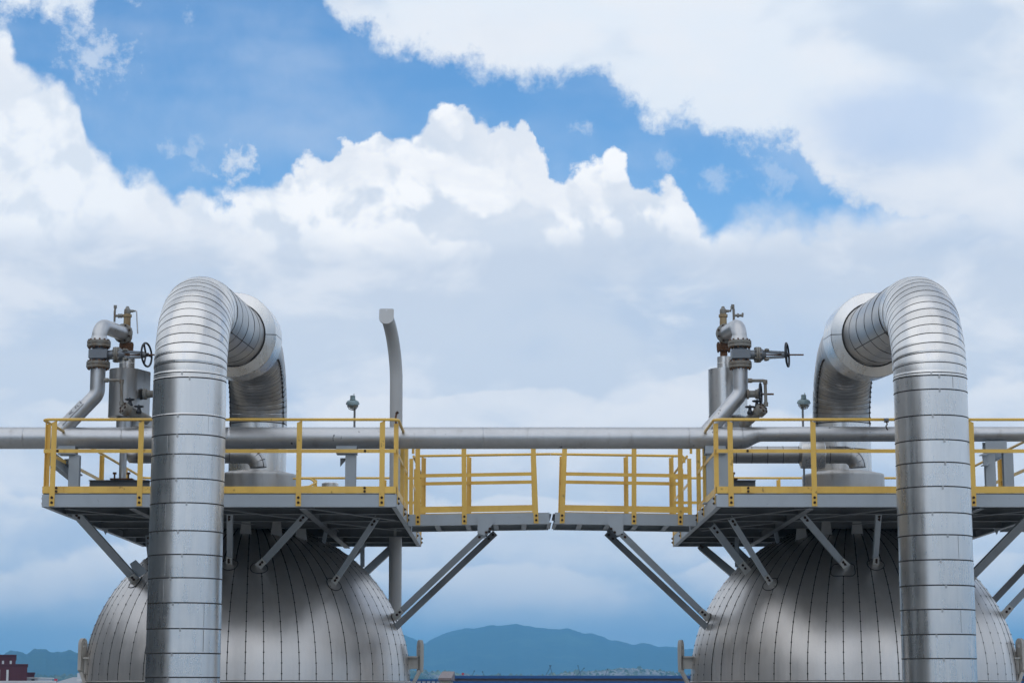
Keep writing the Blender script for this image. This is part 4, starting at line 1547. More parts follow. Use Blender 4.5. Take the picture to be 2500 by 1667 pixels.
def walkway(mir, label, rail_label):
    w = thing('walkway', label, 'walkway', ((PX1 + GX1) / 2, (GY0 + GY1) / 2, ZF), mirror=mir)
    x0, x1 = PX1 + .012, GX1
    z0, z1 = ZF - .02, ZF + .012
    zc0, zc1 = z0 - BH / 2, z1 - BH / 2
    part('side_beam', channel_beam((x0, GY0, zc0), (x1, GY0, zc1), (0, 1, 0), BH), 'grey', w)
    part('side_beam', channel_beam((x0, GY1, zc0), (x1, GY1, zc1), (0, -1, 0), BH), 'grey', w)
    part('end_beam', MB().channel((x1 - .03, GY0 + .014, zc1), (x1 - .03, GY1 - .014, zc1), BH - .03, .06, .01), 'grey', w)
    for f in (.2, .42, .62, .82):
        x = x0 + (x1 - x0) * f
        part('cross_beam', MB().ibeam((x, GY0 + .02, zc0 + (zc1 - zc0) * f - .01), (x, GY1 - .02, zc0 + (zc1 - zc0) * f - .01), .13, .08), 'grey', w)
    n = 3
    for i in range(n):
        a, b = x0 + (x1 - x0) * i / n, x0 + (x1 - x0) * (i + 1) / n
        grating(w, a + .004, b - .02, GY0 + .074, GY1 - .074, ZF - .016)
    # gusset plates and struts down to the dome
    for Y, key in ((GY0, 0), (GY1, 1)):
        gx0, gx1 = P(1166 + (9 if mir else 0), 1260, Y).x, P(1205 + (9 if mir else 0), 1260, Y).x
        zt_, zb_ = P(1180, 1257, Y).z, P(1180, 1307, Y).z
        if key:
            zt_, zb_ = ZF - .03, ZF - .30
        xm = gx0 + (gx1 - gx0) * .42
        m = MB().prism([(gx0, zt_), (gx1, zt_), (gx1, zt_ - (zt_ - zb_) * .38), (xm, zb_), (gx0, zb_ + (zt_ - zb_) * .12)], (0, Y - .016 if not key else Y + .016, 0), (1, 0, 0), (0, 0, 1), .014)
        gp = part('gusset_plate', m, 'grey', w)
        bl = MB()
        for k in (0, 1):
            bl.bolt((xm + .03 + k * .055, Y - (.024 if not key else -.008), zb_ + .05 + k * .055), (0, -1, 0), .022, .016)
        part('bolts', bl, 'bolt', gp, kind='stuff')
    f1, n1 = dome_hit(*FEET['walk'])
    t1 = P(1180, 1300, GY0)
    knee(w, t1 + Vector((.03, 0, .02)), f1, .10, .06)
    f2 = on_dome(P(976, 1527, 34.4))[0]
    t2 = P(1209, 1300, 34.4)
    knee(w, t2, f2, .10, .06, mat='greyd', plate=False)  # shade on the rear strut's web is painted in by the darker grey

    # railing of the walkway
    r = thing('walkway_rail', rail_label, 'railing', ((PX1 + GX1) / 2, (GY0 + GY1) / 2, ZF), mirror=mir)
    for px in (1021, 1134, 1309):
        x = P(px + (15 if mir else 0), 1200, GY0).x
        f = (x - x0) / (x1 - x0)
        post(r, x, GY0, z0 + (z1 - z0) * f, (0, -1, 0), lean=(-.045 if px > 1300 else -.012, 0))
    for px in (1034, 1145, 1306):
        x = P(px + (15 if mir else 0), 1200, GY1).x
        f = (x - x0) / (x1 - x0)
        post(r, x, GY1, z0 + (z1 - z0) * f, (0, 1, 0), lean=(-.03 if px > 1300 else 0, 0))
    for Y, o in ((GY0, (0, -1, 0)), (GY1, (0, 1, 0))):
        xa, xb = x0 + .10, P(1306 + (15 if mir else 0), 1200, Y).x
        flat_rail('mid_rail', r, (xa, Y, z0 + .605), (xb, Y, z1 + .605), .055, o)
        flat_rail('toe_board', r, (xa, Y, z0 + .072), (xb, Y, z1 + .072), .096, o)
        pts = [(xa - .03, Y + o[1] * .016, z0 + .95), (xa - .03, Y + o[1] * .016, z0 + 1.06), (x1 + (.04 if Y == GY1 else -.02), Y + o[1] * .016, z1 + 1.06)]
        part('top_rail', MB().tube(fillet(pts, .05), .021, 10), 'yellow', r)
    return w


rndA, rndB = random.Random(21), random.Random(44)
vessel(False, 'silver domed vessel on the side of the dark red buildings, partly behind its upright pipe', rndA)
vessel(True, 'silver domed vessel whose braces include one flat plated square patch, right of the mountain', rndB)
overhead_pipe(False, 'fat ribbed silver pipe arching over the platform that carries the curved white davit', [922, 1013, 1061, 1109, 1169, 1228, 1296, 1354, 1411, 1472, 1535, 1595, 1654], rndA)
overhead_pipe(True, 'fat ribbed silver pipe arching beside the lamp, over the platform without a davit', [917, 951, 1014, 1074, 1129, 1188, 1252, 1306, 1367, 1429, 1488, 1549, 1608, 1667], rndB)
platform(False, 'grey steel platform with the curved white davit, over the left dome')
platform(True, 'grey steel platform without a davit, over the right dome')
platform_rail(False, 'yellow guard rail round the platform with the curved white davit')
platform_rail(True, 'yellow guard rail round the platform without a davit')
walkway(False, 'half of the grey walkway that joins the platform with the davit', 'yellow walkway railing on the half nearer the davit')
walkway(True, 'half of the grey walkway that joins the platform without a davit', 'yellow walkway railing on the half farther from the davit')


# ------------------------------------------------------------------ header pipe across both units
YH = 31.5
K = pxm(YH, 3.7)                 # metres per photo pixel at the header
hz0 = P(1250, 1069, YH).z
hz1 = P(1250, 1059.5, YH).z
RH, RS = 26.6 * K, 18.2 * K
hp = thing('header_pipe', 'long silver pipe running level across the picture behind the yellow rails', 'pipe', (0, YH, hz0))
xr0, xr1 = P(1812, 1069, YH).x, P(1862, 1069, YH).x
n = 40
def hring(x, z, r): return [Vector((x, YH + r * math.cos(2 * PI * k / n), z + r * math.sin(2 * PI * k / n))) for k in range(n)]
def hpipe(stations):
    m = MB()
    vs = []
    for x, z, r in stations:
        vs += hring(x, z, r)
    m.add(vs, [(i * n + k, i * n + (k + 1) % n, (i + 1) * n + (k + 1) % n, (i + 1) * n + k) for i in range(len(stations) - 1) for k in range(n)])
    return m
seams = [-16.0, P(60, 1069, YH).x, P(300, 1069, YH).x, P(560, 1069, YH).x, P(1180, 1069, YH).x, P(1682, 1069, YH).x, xr0]
for a, b in zip(seams, seams[1:]):
    part('pipe_length', hpipe([(a + .002, hz0, RH - .002), (a + .006, hz0, RH), (a + .03, hz0, RH)] + [(a + (b - a) * i / 8, hz0, RH + random.uniform(-.0006, .0006)) for i in range(1, 8)] + [(b - .03, hz0, RH), (b - .006, hz0, RH), (b - .002, hz0, RH - .002)]), 'silver', hp, sharp=60)
    if b < xr0:
        part('weld_seam', MB().loop((b, YH, hz0), (1, 0, 0), RH - .003, .006, 40, 6), 'silver', hp)
st = []
for i in range(13):
    f = i / 12.0
    g_ = f * f * (3 - 2 * f)
    st.append((xr0 + (xr1 - xr0) * f, hz0 + (hz1 - hz0) * g_, RH + (RS - RH) * g_))
part('reducer', hpipe(st), 'silver', hp, sharp=60)
part('pipe_length', hpipe([(xr1 + .001 + (16.0 - xr1) * i / 10, hz1, RS) for i in range(11)]), 'silver', hp, sharp=60)


# ------------------------------------------------------------------ pipe supports on the platforms
def support(label, px, ytop, w_px, cols, Y=YH, shelf=True, beam_to=None):
    s = thing('pipe_support', label, 'pipe support', (P(px, 1150, Y).x, Y, ZF), group='grey pipe supports under the header pipe')
    x = P(px, ytop, Y).x
    wm = w_px * K
    zt = P(px, ytop, Y).z
    part('saddle', MB().bb((x - wm / 2, Y - .10, zt - .125), (x + wm / 2, Y - .088, zt)).bb((x - wm / 2, Y - .087, zt - .137), (x + wm / 2, Y + .16, zt - .126))
         .bb((x - wm / 2, Y + .10, zt - .125), (x + wm / 2, Y + .112, zt)), 'grey', s)
    for cx, cw, fl in cols:
        xx = P(cx, 1150, Y).x
        part('column', MB().ibeam((xx, Y + .03, ZF + .002), (xx, Y + .03, zt - .139), .12, cw * K, .012, (0, 1, 0)), 'grey', s)
        part('base_plate', MB().bb((xx - .12, Y - .09, ZF + .001), (xx + .12, Y + .15, ZF + .016)), 'grey', s)
    if beam_to:
        part('outrigger', MB().ibeam(beam_to[0], beam_to[1], .17, .10, .014), 'grey', s)
    if shelf:
        part('stiffener', MB().prism([(0, 0), (.11, 0), (0, -.13)], (P(cols[0][0], 1, Y).x if False else P(cols[0][0], 1150, Y).x - .16, Y + .05, zt - .19), (1, 0, 0), (0, 0, 1), .012), 'greyd', s)
    return s


support('grey pipe support with a cantilever beam beside the outermost rail corner', 166, 1088, 42, [(181, 26, 0)],
        beam_to=(P(118, 1112, YH - .3), P(192, 1172, YH + .35)))
support('grey pipe support with one column left of the curved white davit', 847, 1086, 50, [(856, 26, 0)])
support('grey pipe support close to the platform corner left of the reducer', 1745, 1087, 50, [(1766, 24, 0), (1735, 20, 0)], shelf=False)
support('grey pipe support with two columns right of the second upright pipe', 2428, 1078, 52, [(2418, 24, 0), (2462, 24, 0)], shelf=False,
        beam_to=(P(2400, 1124, YH - .1), P(2452, 1098, YH + .5)))


# ------------------------------------------------------------------ relief valve stacks
YV = 32.4


def flange(m, c, axis, r, t, bolts=8, bm=None, br=None):
    m.lathe([(r * .9, -t), (r, -t * .85), (r, -.004), (r * .88, -.003), (r * .88, .003), (r, .004), (r, t * .85), (r * .9, t)], c, axis, 28)
    if bm is not None:
        ax = Vector(axis).normalized()
        ref = Vector((0, 0, 1)) if abs(ax.z) < .9 else Vector((0, 1, 0))
        a1 = (ref - ax * ref.dot(ax)).normalized()
        a2 = ax.cross(a1)
        for i in range(bolts):
            q = 2 * PI * (i + .5) / bolts
            p = Vector(c) + (a1 * math.cos(q) + a2 * math.sin(q)) * r * .84
            bm.lathe([(.015, -t - .020), (.015, t + .020)], p, ax, 6)


def handwheel(parent, c, axis, rad, tube, stem0, stem1, spokes=3, mat='black', stem_r=.012):
    w = part('hand_wheel', MB().loop(c, axis, rad, tube, 32, 8), mat, parent)
    ax = Vector(axis).normalized()
    ref = Vector((0, 0, 1)) if abs(ax.z) < .9 else Vector((0, 1, 0))
    a1 = (ref - ax * ref.dot(ax)).normalized()
    a2 = ax.cross(a1)
    sp = MB()
    for i in range(spokes):
        q = 2 * PI * i / spokes + .5
        sp.beam(Vector(c) - ax * .01, Vector(c) + (a1 * math.cos(q) + a2 * math.sin(q)) * rad, tube * 1.5, tube * 1.1)
    sp.lathe([(rad * .17, -.03), (rad * .17, .03)], c, ax, 12)
    part('spokes', sp, mat, w)
    part('stem', MB().tube([stem0, stem1], stem_r, 10), 'rust' if mat == 'black' else mat, parent)
    return w


def gate_valve(label, px, py, wheel_px, stem_px):
    """gate valve lying in the discharge line at the header plane, bonnet and wheel towards the right"""
    c = P(px, py, YH)
    g = thing('gate_valve', label, 'valve', c, group='gate valves with round hand wheels')
    z = c.z
    body = MB()
    body.lathe([(16 * K, -17 * K), (16 * K, -12 * K), (21 * K, -9 * K), (21 * K, 9 * K), (16 * K, 12 * K), (16 * K, 17 * K)], c, (0, 0, 1), 28)
    body.bb((c.x - 23 * K, YH - .135, z - 11 * K), (c.x + 22 * K, YH + .12, z + 11 * K))
    body.lathe([(11 * K, 14 * K), (12 * K, 38 * K)], c, (1, 0, 0), 20)
    part('body', body, 'valve', g)
    fl, bo = MB(), MB()
    flange(fl, c + Vector((42 * K, 0, 0)), (1, 0, 0), 19.5 * K, .030, 10, bo)
    part('bonnet_flange', fl, 'flange', g)
    bn = MB().lathe([(17 * K, 46 * K), (16 * K, 51 * K), (11 * K, 58 * K), (9 * K, 62 * K)], c, (1, 0, 0), 20)
    part('bonnet', bn, 'valve', g)
    gl = MB()
    for s in (-1, 1):
        for q in (-.05, .05):
            gl.lathe([(.018, -.02), (.018, .045)], c + Vector((62 * K, q, s * 11 * K)), (1, 0, 0), 8)
        gl.bb((c.x + 61 * K, YH - .08, z + s * 12 * K - .012), (c.x + 65 * K, YH + .08, z + s * 12 * K + .012))
    part('gland', gl, 'flange', g)
    wx = P(wheel_px, py, YH).x
    yk = MB()
    for s in (-1, 1):
        yk.beam((c.x + 60 * K, YH, z + s * 7.5 * K), (wx - .02, YH, z + s * 5.0 * K), .07, .034)
    yk.lathe([(7 * K, -.06), (8 * K, -.015), (6 * K, .02)], (wx, YH, z), (1, 0, 0), 16)
    part('yoke', yk, 'valve', g)
    part('bolts', bo, 'flange', g, kind='stuff')
    handwheel(g, Vector((wx + .03, YH, z)), (1, -.28, .05), 29 * K, .016, Vector((c.x + 55 * K, YH, z)), Vector((P(stem_px, py, YH).x, YH, z)))
    return g


def stack(side, label, cx, foot, vcx, top_label, box_label):
    """discharge line with flanges; relief valve and its insulated box stand behind it"""
    xv = P(cx, 900, YH).x
    d = thing('discharge_pipe', label, 'pipe', P(cx, 900, YH))
    r = 18.3 * K
    z_low = P(cx, 900, YH).z
    bend = P(cx, 962, YH).z
    end = P(foot[0], foot[1], YH)
    pts = fillet([(xv, YH, z_low), (xv, YH, bend), end], .20, 10)
    part('pipe_length', MB().tube(pts, r, 28), 'silver', d, sharp=50)
    part('weld_seam', MB().loop((xv, YH, P(cx, 908, YH).z), (0, 0, 1), r - .002, .005, 28, 6).loop((xv, YH, P(cx, 944, YH).z), (0, 0, 1), r - .002, .004, 28, 6), 'silver', d)
    bo = MB()
    for py in (840, 891):
        fl = MB()
        flange(fl, (xv, YH, P(cx, py, YH).z), (0, 0, 1), 28.8 * K, 8.2 * K, 12, bo)
        part('flange', fl, 'flange', d)
    part('bolts', bo, 'rust', d, kind='stuff')
    # neck and elbow over to the relief valve
    zt = P(cx, 793, YH).z
    pv = P(vcx, 800, YV)
    hor = Vector((pv.x, YV, zt))
    neck = MB().lathe([(22 * K, 0), (r * 1.01, 12 * K)], (xv, YH, P(cx, 832, YH).z), (0, 0, 1), 28)
    part('weld_neck', neck, 'silver', d)
    path = fillet([(xv, YH, P(cx, 826, YH).z), (xv, YH, zt), hor - (hor - Vector((xv, YH, zt))).normalized() * .10], .24, 12)
    rr = [r] * (len(path) - 1) + [r * 1.0]
    part('elbow', MB().tube(path, rr, 28), 'silver', d, sharp=50)
    if side < 0:
        # faded flow label on the slope
        a, b = Vector((xv, YH, bend)), end
        dirv = (b - a).normalized()
        nrm = dirv.cross(Vector((0, 1, 0))).normalized()
        if nrm.z < 0:
            nrm = -nrm
        nn = (Vector((0, -1, 0)) * .80 + nrm * .60).normalized()
        up = dirv.cross(nn).normalized()
        if up.z < 0:
            up = -up
        c0 = a + dirv * .24
        o = c0 + dirv * .22 + nn * (r + .002)
        lab = part('flow_label', MB().box(o, (.44, .11, .002), (-dirv, up, nn)), 'label', d)
        ink = MB()
        def stroke(x0, y0, x1, y1, t=.011):
            p0 = o - dirv * x0 + up * y0 + nn * .003
            p1 = o - dirv * x1 + up * y1 + nn * .003
            ink.beam(p0, p1, t, .0015, nn)
        def letters(x, s):
            for ch in s:
                for q in {'N': ((0, -1, 0, 1), (0, 1, 1, -1), (1, -1, 1, 1)), 'C': ((1, 1, 0, 1), (0, 1, 0, -1), (0, -1, 1, -1)), 'F': ((0, -1, 0, 1), (0, 1, 1, 1), (0, 0, .8, 0)),
                          'L': ((0, 1, 0, -1), (0, -1, 1, -1)), 'I': ((.5, 1, .5, -1),), '.': ((.4, -1, .5, -1),), ' ': ()}[ch]:
                    stroke(x + q[0] * .026, q[1] * .024, x + q[2] * .026, q[3] * .024)
                x += .042
            return x
        letters(-.03, 'NC FL')
        stroke(.195, 0, .215, 0, .05)
        part('lettering', ink, 'ink', lab)

    # relief valve behind
    v = thing('relief_valve', top_label, 'valve', hor)
    zx = hor.z
    KV = pxm(YV, 5)
    body = MB()
    body.lathe([(9 * KV, -26 * KV), (11 * KV, -14 * KV), (13.5 * KV, -8 * KV), (13.5 * KV, 8 * KV), (11 * KV, 14 * KV)], hor, (0, 0, 1), 24)
    dv = (Vector((xv, YH, zx)) - hor).normalized()
    body.lathe([(13 * KV, .02), (13 * KV, .10)], hor, dv, 20)
    part('body', body, 'flange', v)
    fl, bo = MB(), MB()
    flange(fl, hor + dv * .125, dv, 24 * KV, .022, 8, bo)
    part('outlet_flange', fl, 'flange', v)
    fl = MB()
    flange(fl, hor + Vector((0, 0, -27 * KV)), (0, 0, 1), 17.5 * KV, 5 * KV, 8, bo)
    flange(fl, hor + Vector((0, 0, -36 * KV)), (0, 0, 1), 17.0 * KV, 4 * KV, 8, bo)
    fl.lathe([(9 * KV, -55 * KV), (9 * KV, -30 * KV)], hor, (0, 0, 1), 16)
    part('inlet_flange', fl, 'rust', v)
    part('bolts', bo, 'bolt', v, kind='stuff')
    bon = MB().lathe([(12.5 * KV, 12 * KV), (12.5 * KV, 16 * KV), (9 * KV, 18 * KV), (8.6 * KV, 42 * KV), (11 * KV, 44 * KV), (11 * KV, 50 * KV), (8 * KV, 51 * KV)], hor, (0, 0, 1), 20)
    part('bonnet', bon, 'ochre', v)
    capm = MB().lathe([(7.5 * KV, 51 * KV), (8.5 * KV, 54 * KV), (8.0 * KV, 62 * KV), (5 * KV, 66 * KV), (3.5 * KV, 70 * KV), (1.5 * KV, 71 * KV)], hor, (0, 0, 1), 16)
    capm.lathe([(3.5 * KV, 0), (3.5 * KV, 14 * KV), (2.2 * KV, 15 * KV), (2.2 * KV, 20 * KV)], hor + Vector((0, 0, 59 * KV)), (1, 0, 0), 10)
    part('cap', capm, 'flange', v)
    lev = MB()
    b0 = hor + Vector((20 * KV, -.02, 59 * KV))
    if side < 0:
        lev.tube([b0 + Vector((-.01, 0, .01)), b0 + Vector((.02, 0, -.01)), b0 + Vector((8 * KV, -.02, -57 * KV))], .011, 8)
        part('lever', lev, 'silver', v)
    else:
        lev.tube([b0 + Vector((-.02, 0, 0)), b0 + Vector((.0, 0, .03)), b0 + Vector((.0, 0, .07))], .013, 8)
        part('lever', lev, 'flange', v)
    # small test cock beside the bonnet
    t0 = hor + Vector((side * 12 * KV if side < 0 else 24 * KV, 0, 46 * KV)) if side < 0 else hor + Vector((26 * KV, 0, 40 * KV))
    tc_ = MB()
    if side < 0:
        tc_.tube([hor + Vector((-8 * KV, 0, 47 * KV)), hor + Vector((-30 * KV, 0, 47 * KV))], .020, 10)
        tc_.tube([hor + Vector((-31 * KV, 0, 32 * KV)), hor + Vector((-31 * KV, 0, 58 * KV)), hor + Vector((-30 * KV, 0, 70 * KV))], [.016, .018, .014], 10)
        tc_.lathe([(.026, 0), (.026, .045)], hor + Vector((-30 * KV, 0, 66 * KV)), (0, 0, 1), 8)
        tc_.lathe([(.034, 0), (.034, .03)], hor + Vector((-18 * KV, 0, 47 * KV)), (-1, 0, 0), 8)
        tc_.lathe([(.034, 0), (.034, .03)], hor + Vector((-12 * KV, 0, 47 * KV)), (-1, 0, 0), 8)
    else:
        tc_.tube([hor + Vector((26 * KV, 0, 34 * KV)), hor + Vector((26 * KV, 0, 62 * KV)), hor + Vector((24 * KV, 0, 72 * KV))], [.018, .02, .016], 10)
        tc_.lathe([(.026, 0), (.026, .045)], hor + Vector((24 * KV, 0, 68 * KV)), (0, 0, 1), 8)
        tc_.tube([hor + Vector((26 * KV, 0, 48 * KV)), hor + Vector((48 * KV, 0, 48 * KV))], .020, 10)
        tc_.lathe([(.034, 0), (.034, .03)], hor + Vector((34 * KV, 0, 48 * KV)), (1, 0, 0), 8)
        tc_.beam(hor + Vector((47 * KV, 0, 44 * KV)), hor + Vector((48 * KV, 0, 54 * KV)), .03, .03)
    part('test_cock', tc_, 'flange', v)

    # insulated inlet box on its nozzle
    bx = thing('insulated_box', box_label, 'insulated casing', (hor.x, YV, ZF), group='metal clad boxes under the relief valves')
    ztop, zbot = P(vcx, 903, YV).z, P(vcx, 1019, YV).z
    zn = P(vcx, 872, YV).z
    part('neck', MB().lathe([(18.8 * KV, ztop - .01), (18.8 * KV, (ztop + zn) / 2 - .004), (19.3 * KV, (ztop + zn) / 2), (18.8 * KV, (ztop + zn) / 2 + .004), (18.8 * KV, zn), (12 * KV, zn + .01)], (hor.x + (3 * KV if side < 0 else 2 * KV), YV, 0), (0, 0, 1), 32), 'clad', bx)
    k = KV
    if side < 0:
        out = [(-39 * k * math.cos(a), -39 * k * math.sin(a)) for a in [R(-66 + 6 * i) for i in range(37)]]
        poly = out + [(55 * k, .22), (53 * k, .30), (46 * k, .34), (8 * k, .38)]
    else:
        out = [(-39 * k * math.cos(a), -44 * k * math.sin(a)) for a in [R(-70 + 6 * i) for i in range(33)]]
        poly = out + [(34 * k, -.20), (56 * k, .02), (58 * k, .30), (20 * k, .40)]
    m = MB().prism([(a, b) for a, b in poly], (hor.x, YV, (ztop + zbot) / 2), (1, 0, 0), (0, 1, 0), ztop - zbot)
    part('casing', m, 'clad_dark' if side < 0 else 'clad', bx, sharp=24)
    part('lip', MB().prism([(a * 1.012, b * 1.012) for a, b in poly], (hor.x, YV, zbot + .01), (1, 0, 0), (0, 1, 0), .016), 'clad_dark', bx, sharp=24)
    lobe = MB().prism([(math.cos(2 * PI * i / 20) * .24 + .0, math.sin(2 * PI * i / 20) * .17) for i in range(20)], (hor.x + (36 if side < 0 else 30) * k, YV + .18, zbot - .055), (1, 0, 0), (0, 1, 0), .15)
    part('lower_casing', lobe, 'clad_dark', bx, sharp=40)
    # branch nozzle to the right and outlet down through the floor
    nz = MB()
    pz = P(vcx + 50, 962, YV)
    nz.lathe([(.085, 0), (.085, .05), (.06, .06), (.055, .16), (.055, .26), (.085, .27), (.085, .31)], pz - Vector((.06, 0, 0)), (1, -.1, 0), 16)
    part('branch_nozzle', nz, 'flange', bx)
    zb_ = P(vcx, 1170, YV).z
    part('outlet_pipe', MB().lathe([(19 * k, P(vcx, 1058, YV).z), (19 * k, zbot - .004)], (hor.x, YV, 0), (0, 0, 1), 28).lathe([(8.8 * k, zb_ + .01), (8.8 * k, P(vcx, 1060, YV).z)], (hor.x - 0 * k, YV, 0), (0, 0, 1), 20), 'silver', bx)
    bp = MB().bb((hor.x - .17, YV - .13, zb_ - .012), (hor.x + .17, YV + .13, zb_ + .008))
    for sx in (-1, 1):
        bp.lathe([(.014, zb_ - .02), (.014, zb_ + .07), (.03, zb_ + .07), (.03, zb_ + .10)], (hor.x + sx * .105, YV - .09, 0), (0, 0, 1), 8)
    part('bearing_plate', bp, 'rust', bx)
    sk = MB().ibeam((hor.x - (.50 if side < 0 else .1), YV, (ZF + zb_ - .014) / 2), (hor.x + (.42 if side < 0 else .45), YV, (ZF + zb_ - .014) / 2), zb_ - .014 - ZF - .002, .16)
    part('base_beam', sk, 'greyd', bx)
    return v, bx, hor


gate_valve('gate valve whose wheel almost touches the left upright pipe', 243, 866, 353, 392)
gate_valve('gate valve whose wheel and rusty stem stand out against open sky', 1808, 866, 1917, 1962)
stack(-1, 'silver discharge pipe with a faded flow label, sloping into the header', 239.5, (150, 1052), 310, 'relief valve with a long hanging lever beside the left upright pipe', 'weathered metal clad box beside the left upright pipe')
stack(1, 'silver discharge pipe without a label, its elbow turning left at the top', 1807, (1722, 1058), 1766, 'relief valve with a rusty bonnet left of the discharge elbow', 'shiny tapered metal clad box behind the unlabelled discharge pipe')


# ------------------------------------------------------------------ drain lines with small valves
def drain(label, pts_px, barrel, wheels, Yd, thin=.024, big_wheel=None):
    pts = [P(a, b, Yd) for a, b in pts_px]
    d = thing('drain_line', label, 'pipe', pts[0], group='small drain lines hung on the discharge pipes')
    part('tube', MB().tube(fillet(pts, .03, 5), thin, 12), 'flange', d)
    for i, p in enumerate(pts):
        ft = MB()
        nb = pts[i + 1] if i + 1 < len(pts) else pts[i - 1]
        ft.lathe([(thin * 1.45, -.01), (thin * 1.45, .05)], p, nb - p, 12)
        part('fitting', ft, 'flange', d)
    b0, b1 = P(*barrel[0], Yd), P(*barrel[1], Yd + .25)
    ax = (b1 - b0).normalized()
    L = (b1 - b0).length
    part('barrel', MB().lathe([(.05, -.05), (.095, -.04), (.10, .06), (.075, .07), (.072, L)], b0, ax, 20), 'flange', d)
    bl = MB()
    a1 = ax.cross(Vector((0, 0, 1))).normalized()
    a2 = ax.cross(a1)
    for i in range(6):
        q = 2 * PI * i / 6
        bl.lathe([(.022, -.055), (.022, -.03)], b0 + (a1 * math.cos(q) + a2 * math.sin(q)) * .065, ax, 6)
    part('bolts', bl, 'bolt', d, kind='stuff')
    for px, py, base in wheels:
        c = P(px, py, Yd)
        vb = P(px, base, Yd)
        part('valve_body', MB().lathe([(.035, 0), (.045, .03), (.03, .06), (.02, (c - vb).length)], vb, (0, 0, 1), 12), 'black', d)
        handwheel(d, c, (0, 0, 1), 10.5 * K, .011, vb, c + Vector((0, 0, .02)), 3, 'black', .012)
    if big_wheel:
        px, py, x1 = big_wheel
        c = P(px, py, Yd + .1)
        g0 = P(px - 34, py, Yd + .1)
        part('valve_body', MB().lathe([(.075, 0), (.075, .03), (.05, .04), (.05, .12), (.07, .13), (.07, .16), (.03, .17), (.03, (c - g0).length)], g0, (1, 0, 0), 14), 'flange', d)
        handwheel(d, c, (1, -.22, 0), 27 * K, .014, g0, P(x1, py, Yd + .1), 3, 'black', .014)
    return d


drain('thin drain line with two small black wheels in front of the weathered box', [(256, 928), (297, 928), (297, 988)], ((306, 998), (362, 1026)), [(317, 975, 993), (339, 992, 1010)], YH - .12)
drain('thin drain line with a large black wheel right of the unlabelled discharge pipe', [(1828, 929), (1868, 929), (1870, 990)], ((1858, 1000), (1812, 1040)), [(1831, 993, 1012), (1848, 979, 1000)], YH - .12,
      big_wheel=(1857, 962, 1889))


# ------------------------------------------------------------------ insulated branch pipes from the box outlets to the drums
def branch(label, x0, x1, Y, collar, mir_end):
    rb = 21 * pxm(Y, 3.4)
    zc = P(1250, 1110, Y).z
    a, b = P(x0, 1110, Y).x, P(x1, 1110, Y).x
    t = thing('branch_pipe', label, 'pipe', (a, Y, zc), group='small insulated branch pipes')
    n = 7
    for i in range(n):
        p0, p1 = a + (b - a) * i / n, a + (b - a) * (i + 1) / n
        m = MB().lathe([(rb - .004, 0), (rb - .004, .010), (rb + .003, .011), (rb + .003, .02), (rb, .022), (rb, p1 - p0 + .002)], (p0, Y, zc), (1, 0, 0), 32, mats=[1, 1, 0, 0, 0])
        part('cladding_band', m, ['clad_dark', 'seam'], t)
    # end elbow turning down
    rad = .20
    for i in range(4):
        q0, q1 = PI / 2 * i / 4, PI / 2 * (i + 1) / 4
        pts = [Vector((b + rad * math.sin(q0 + (q1 - q0) * k / 3), Y, zc - rad + rad * math.cos(q0 + (q1 - q0) * k / 3))) for k in range(4)]
        part('cladding_band', MB().tube(pts, [rb + .002, rb, rb, rb - .001], 28, cap=False), 'clad_dark', t, sharp=60)
    part('drop_leg', MB().lathe([(rb * .8, 0), (rb * .8, zc - rad - (ZF + .8))], (b + rad, Y, zc - rad), (0, 0, -1), 24), 'clad_dark', t)
    part('bend_seam', MB().tube([Vector((b + .10 + (rad + rb * .72) * math.sin(q) - .10, Y - rb * .70, zc - rad + (rad + rb * .72) * math.cos(q))) for q in [PI / 2 * i / 10 for i in range(11)]], .005, 5), 'seam', t)
    # inlet elbow and its nozzle
    part('inlet_end', MB().tube([Vector((a + .002, Y, zc)), Vector((a - .09, Y, zc + .0)), Vector((a - .16, Y - .02, zc + .04))], [rb, rb * .98, rb * .6], 28), 'clad_dark', t, sharp=60)
    if collar:
        c0, c1 = P(collar[0], 1110, Y).x, P(collar[1], 1110, Y).x
        R2 = 33.5 * pxm(Y, 3.4)
        part('clamp_shell', MB().lathe([(rb + .002, -.02), (R2 - .01, 0), (R2, .012), (R2, c1 - c0 - .012), (R2 - .01, c1 - c0), (rb + .002, c1 - c0 + .02)], (c0, Y, zc), (1, 0, 0), 40, cap=False), 'clad', t)
    return t


branch('ribbed insulated branch pipe without a clamp, half behind the left upright pipe', 335, 600, 33.3, None, 0)
branch('ribbed insulated branch pipe with a wide clamp shell', 1795, 2062, 33.3, (1954, 2012), 0)


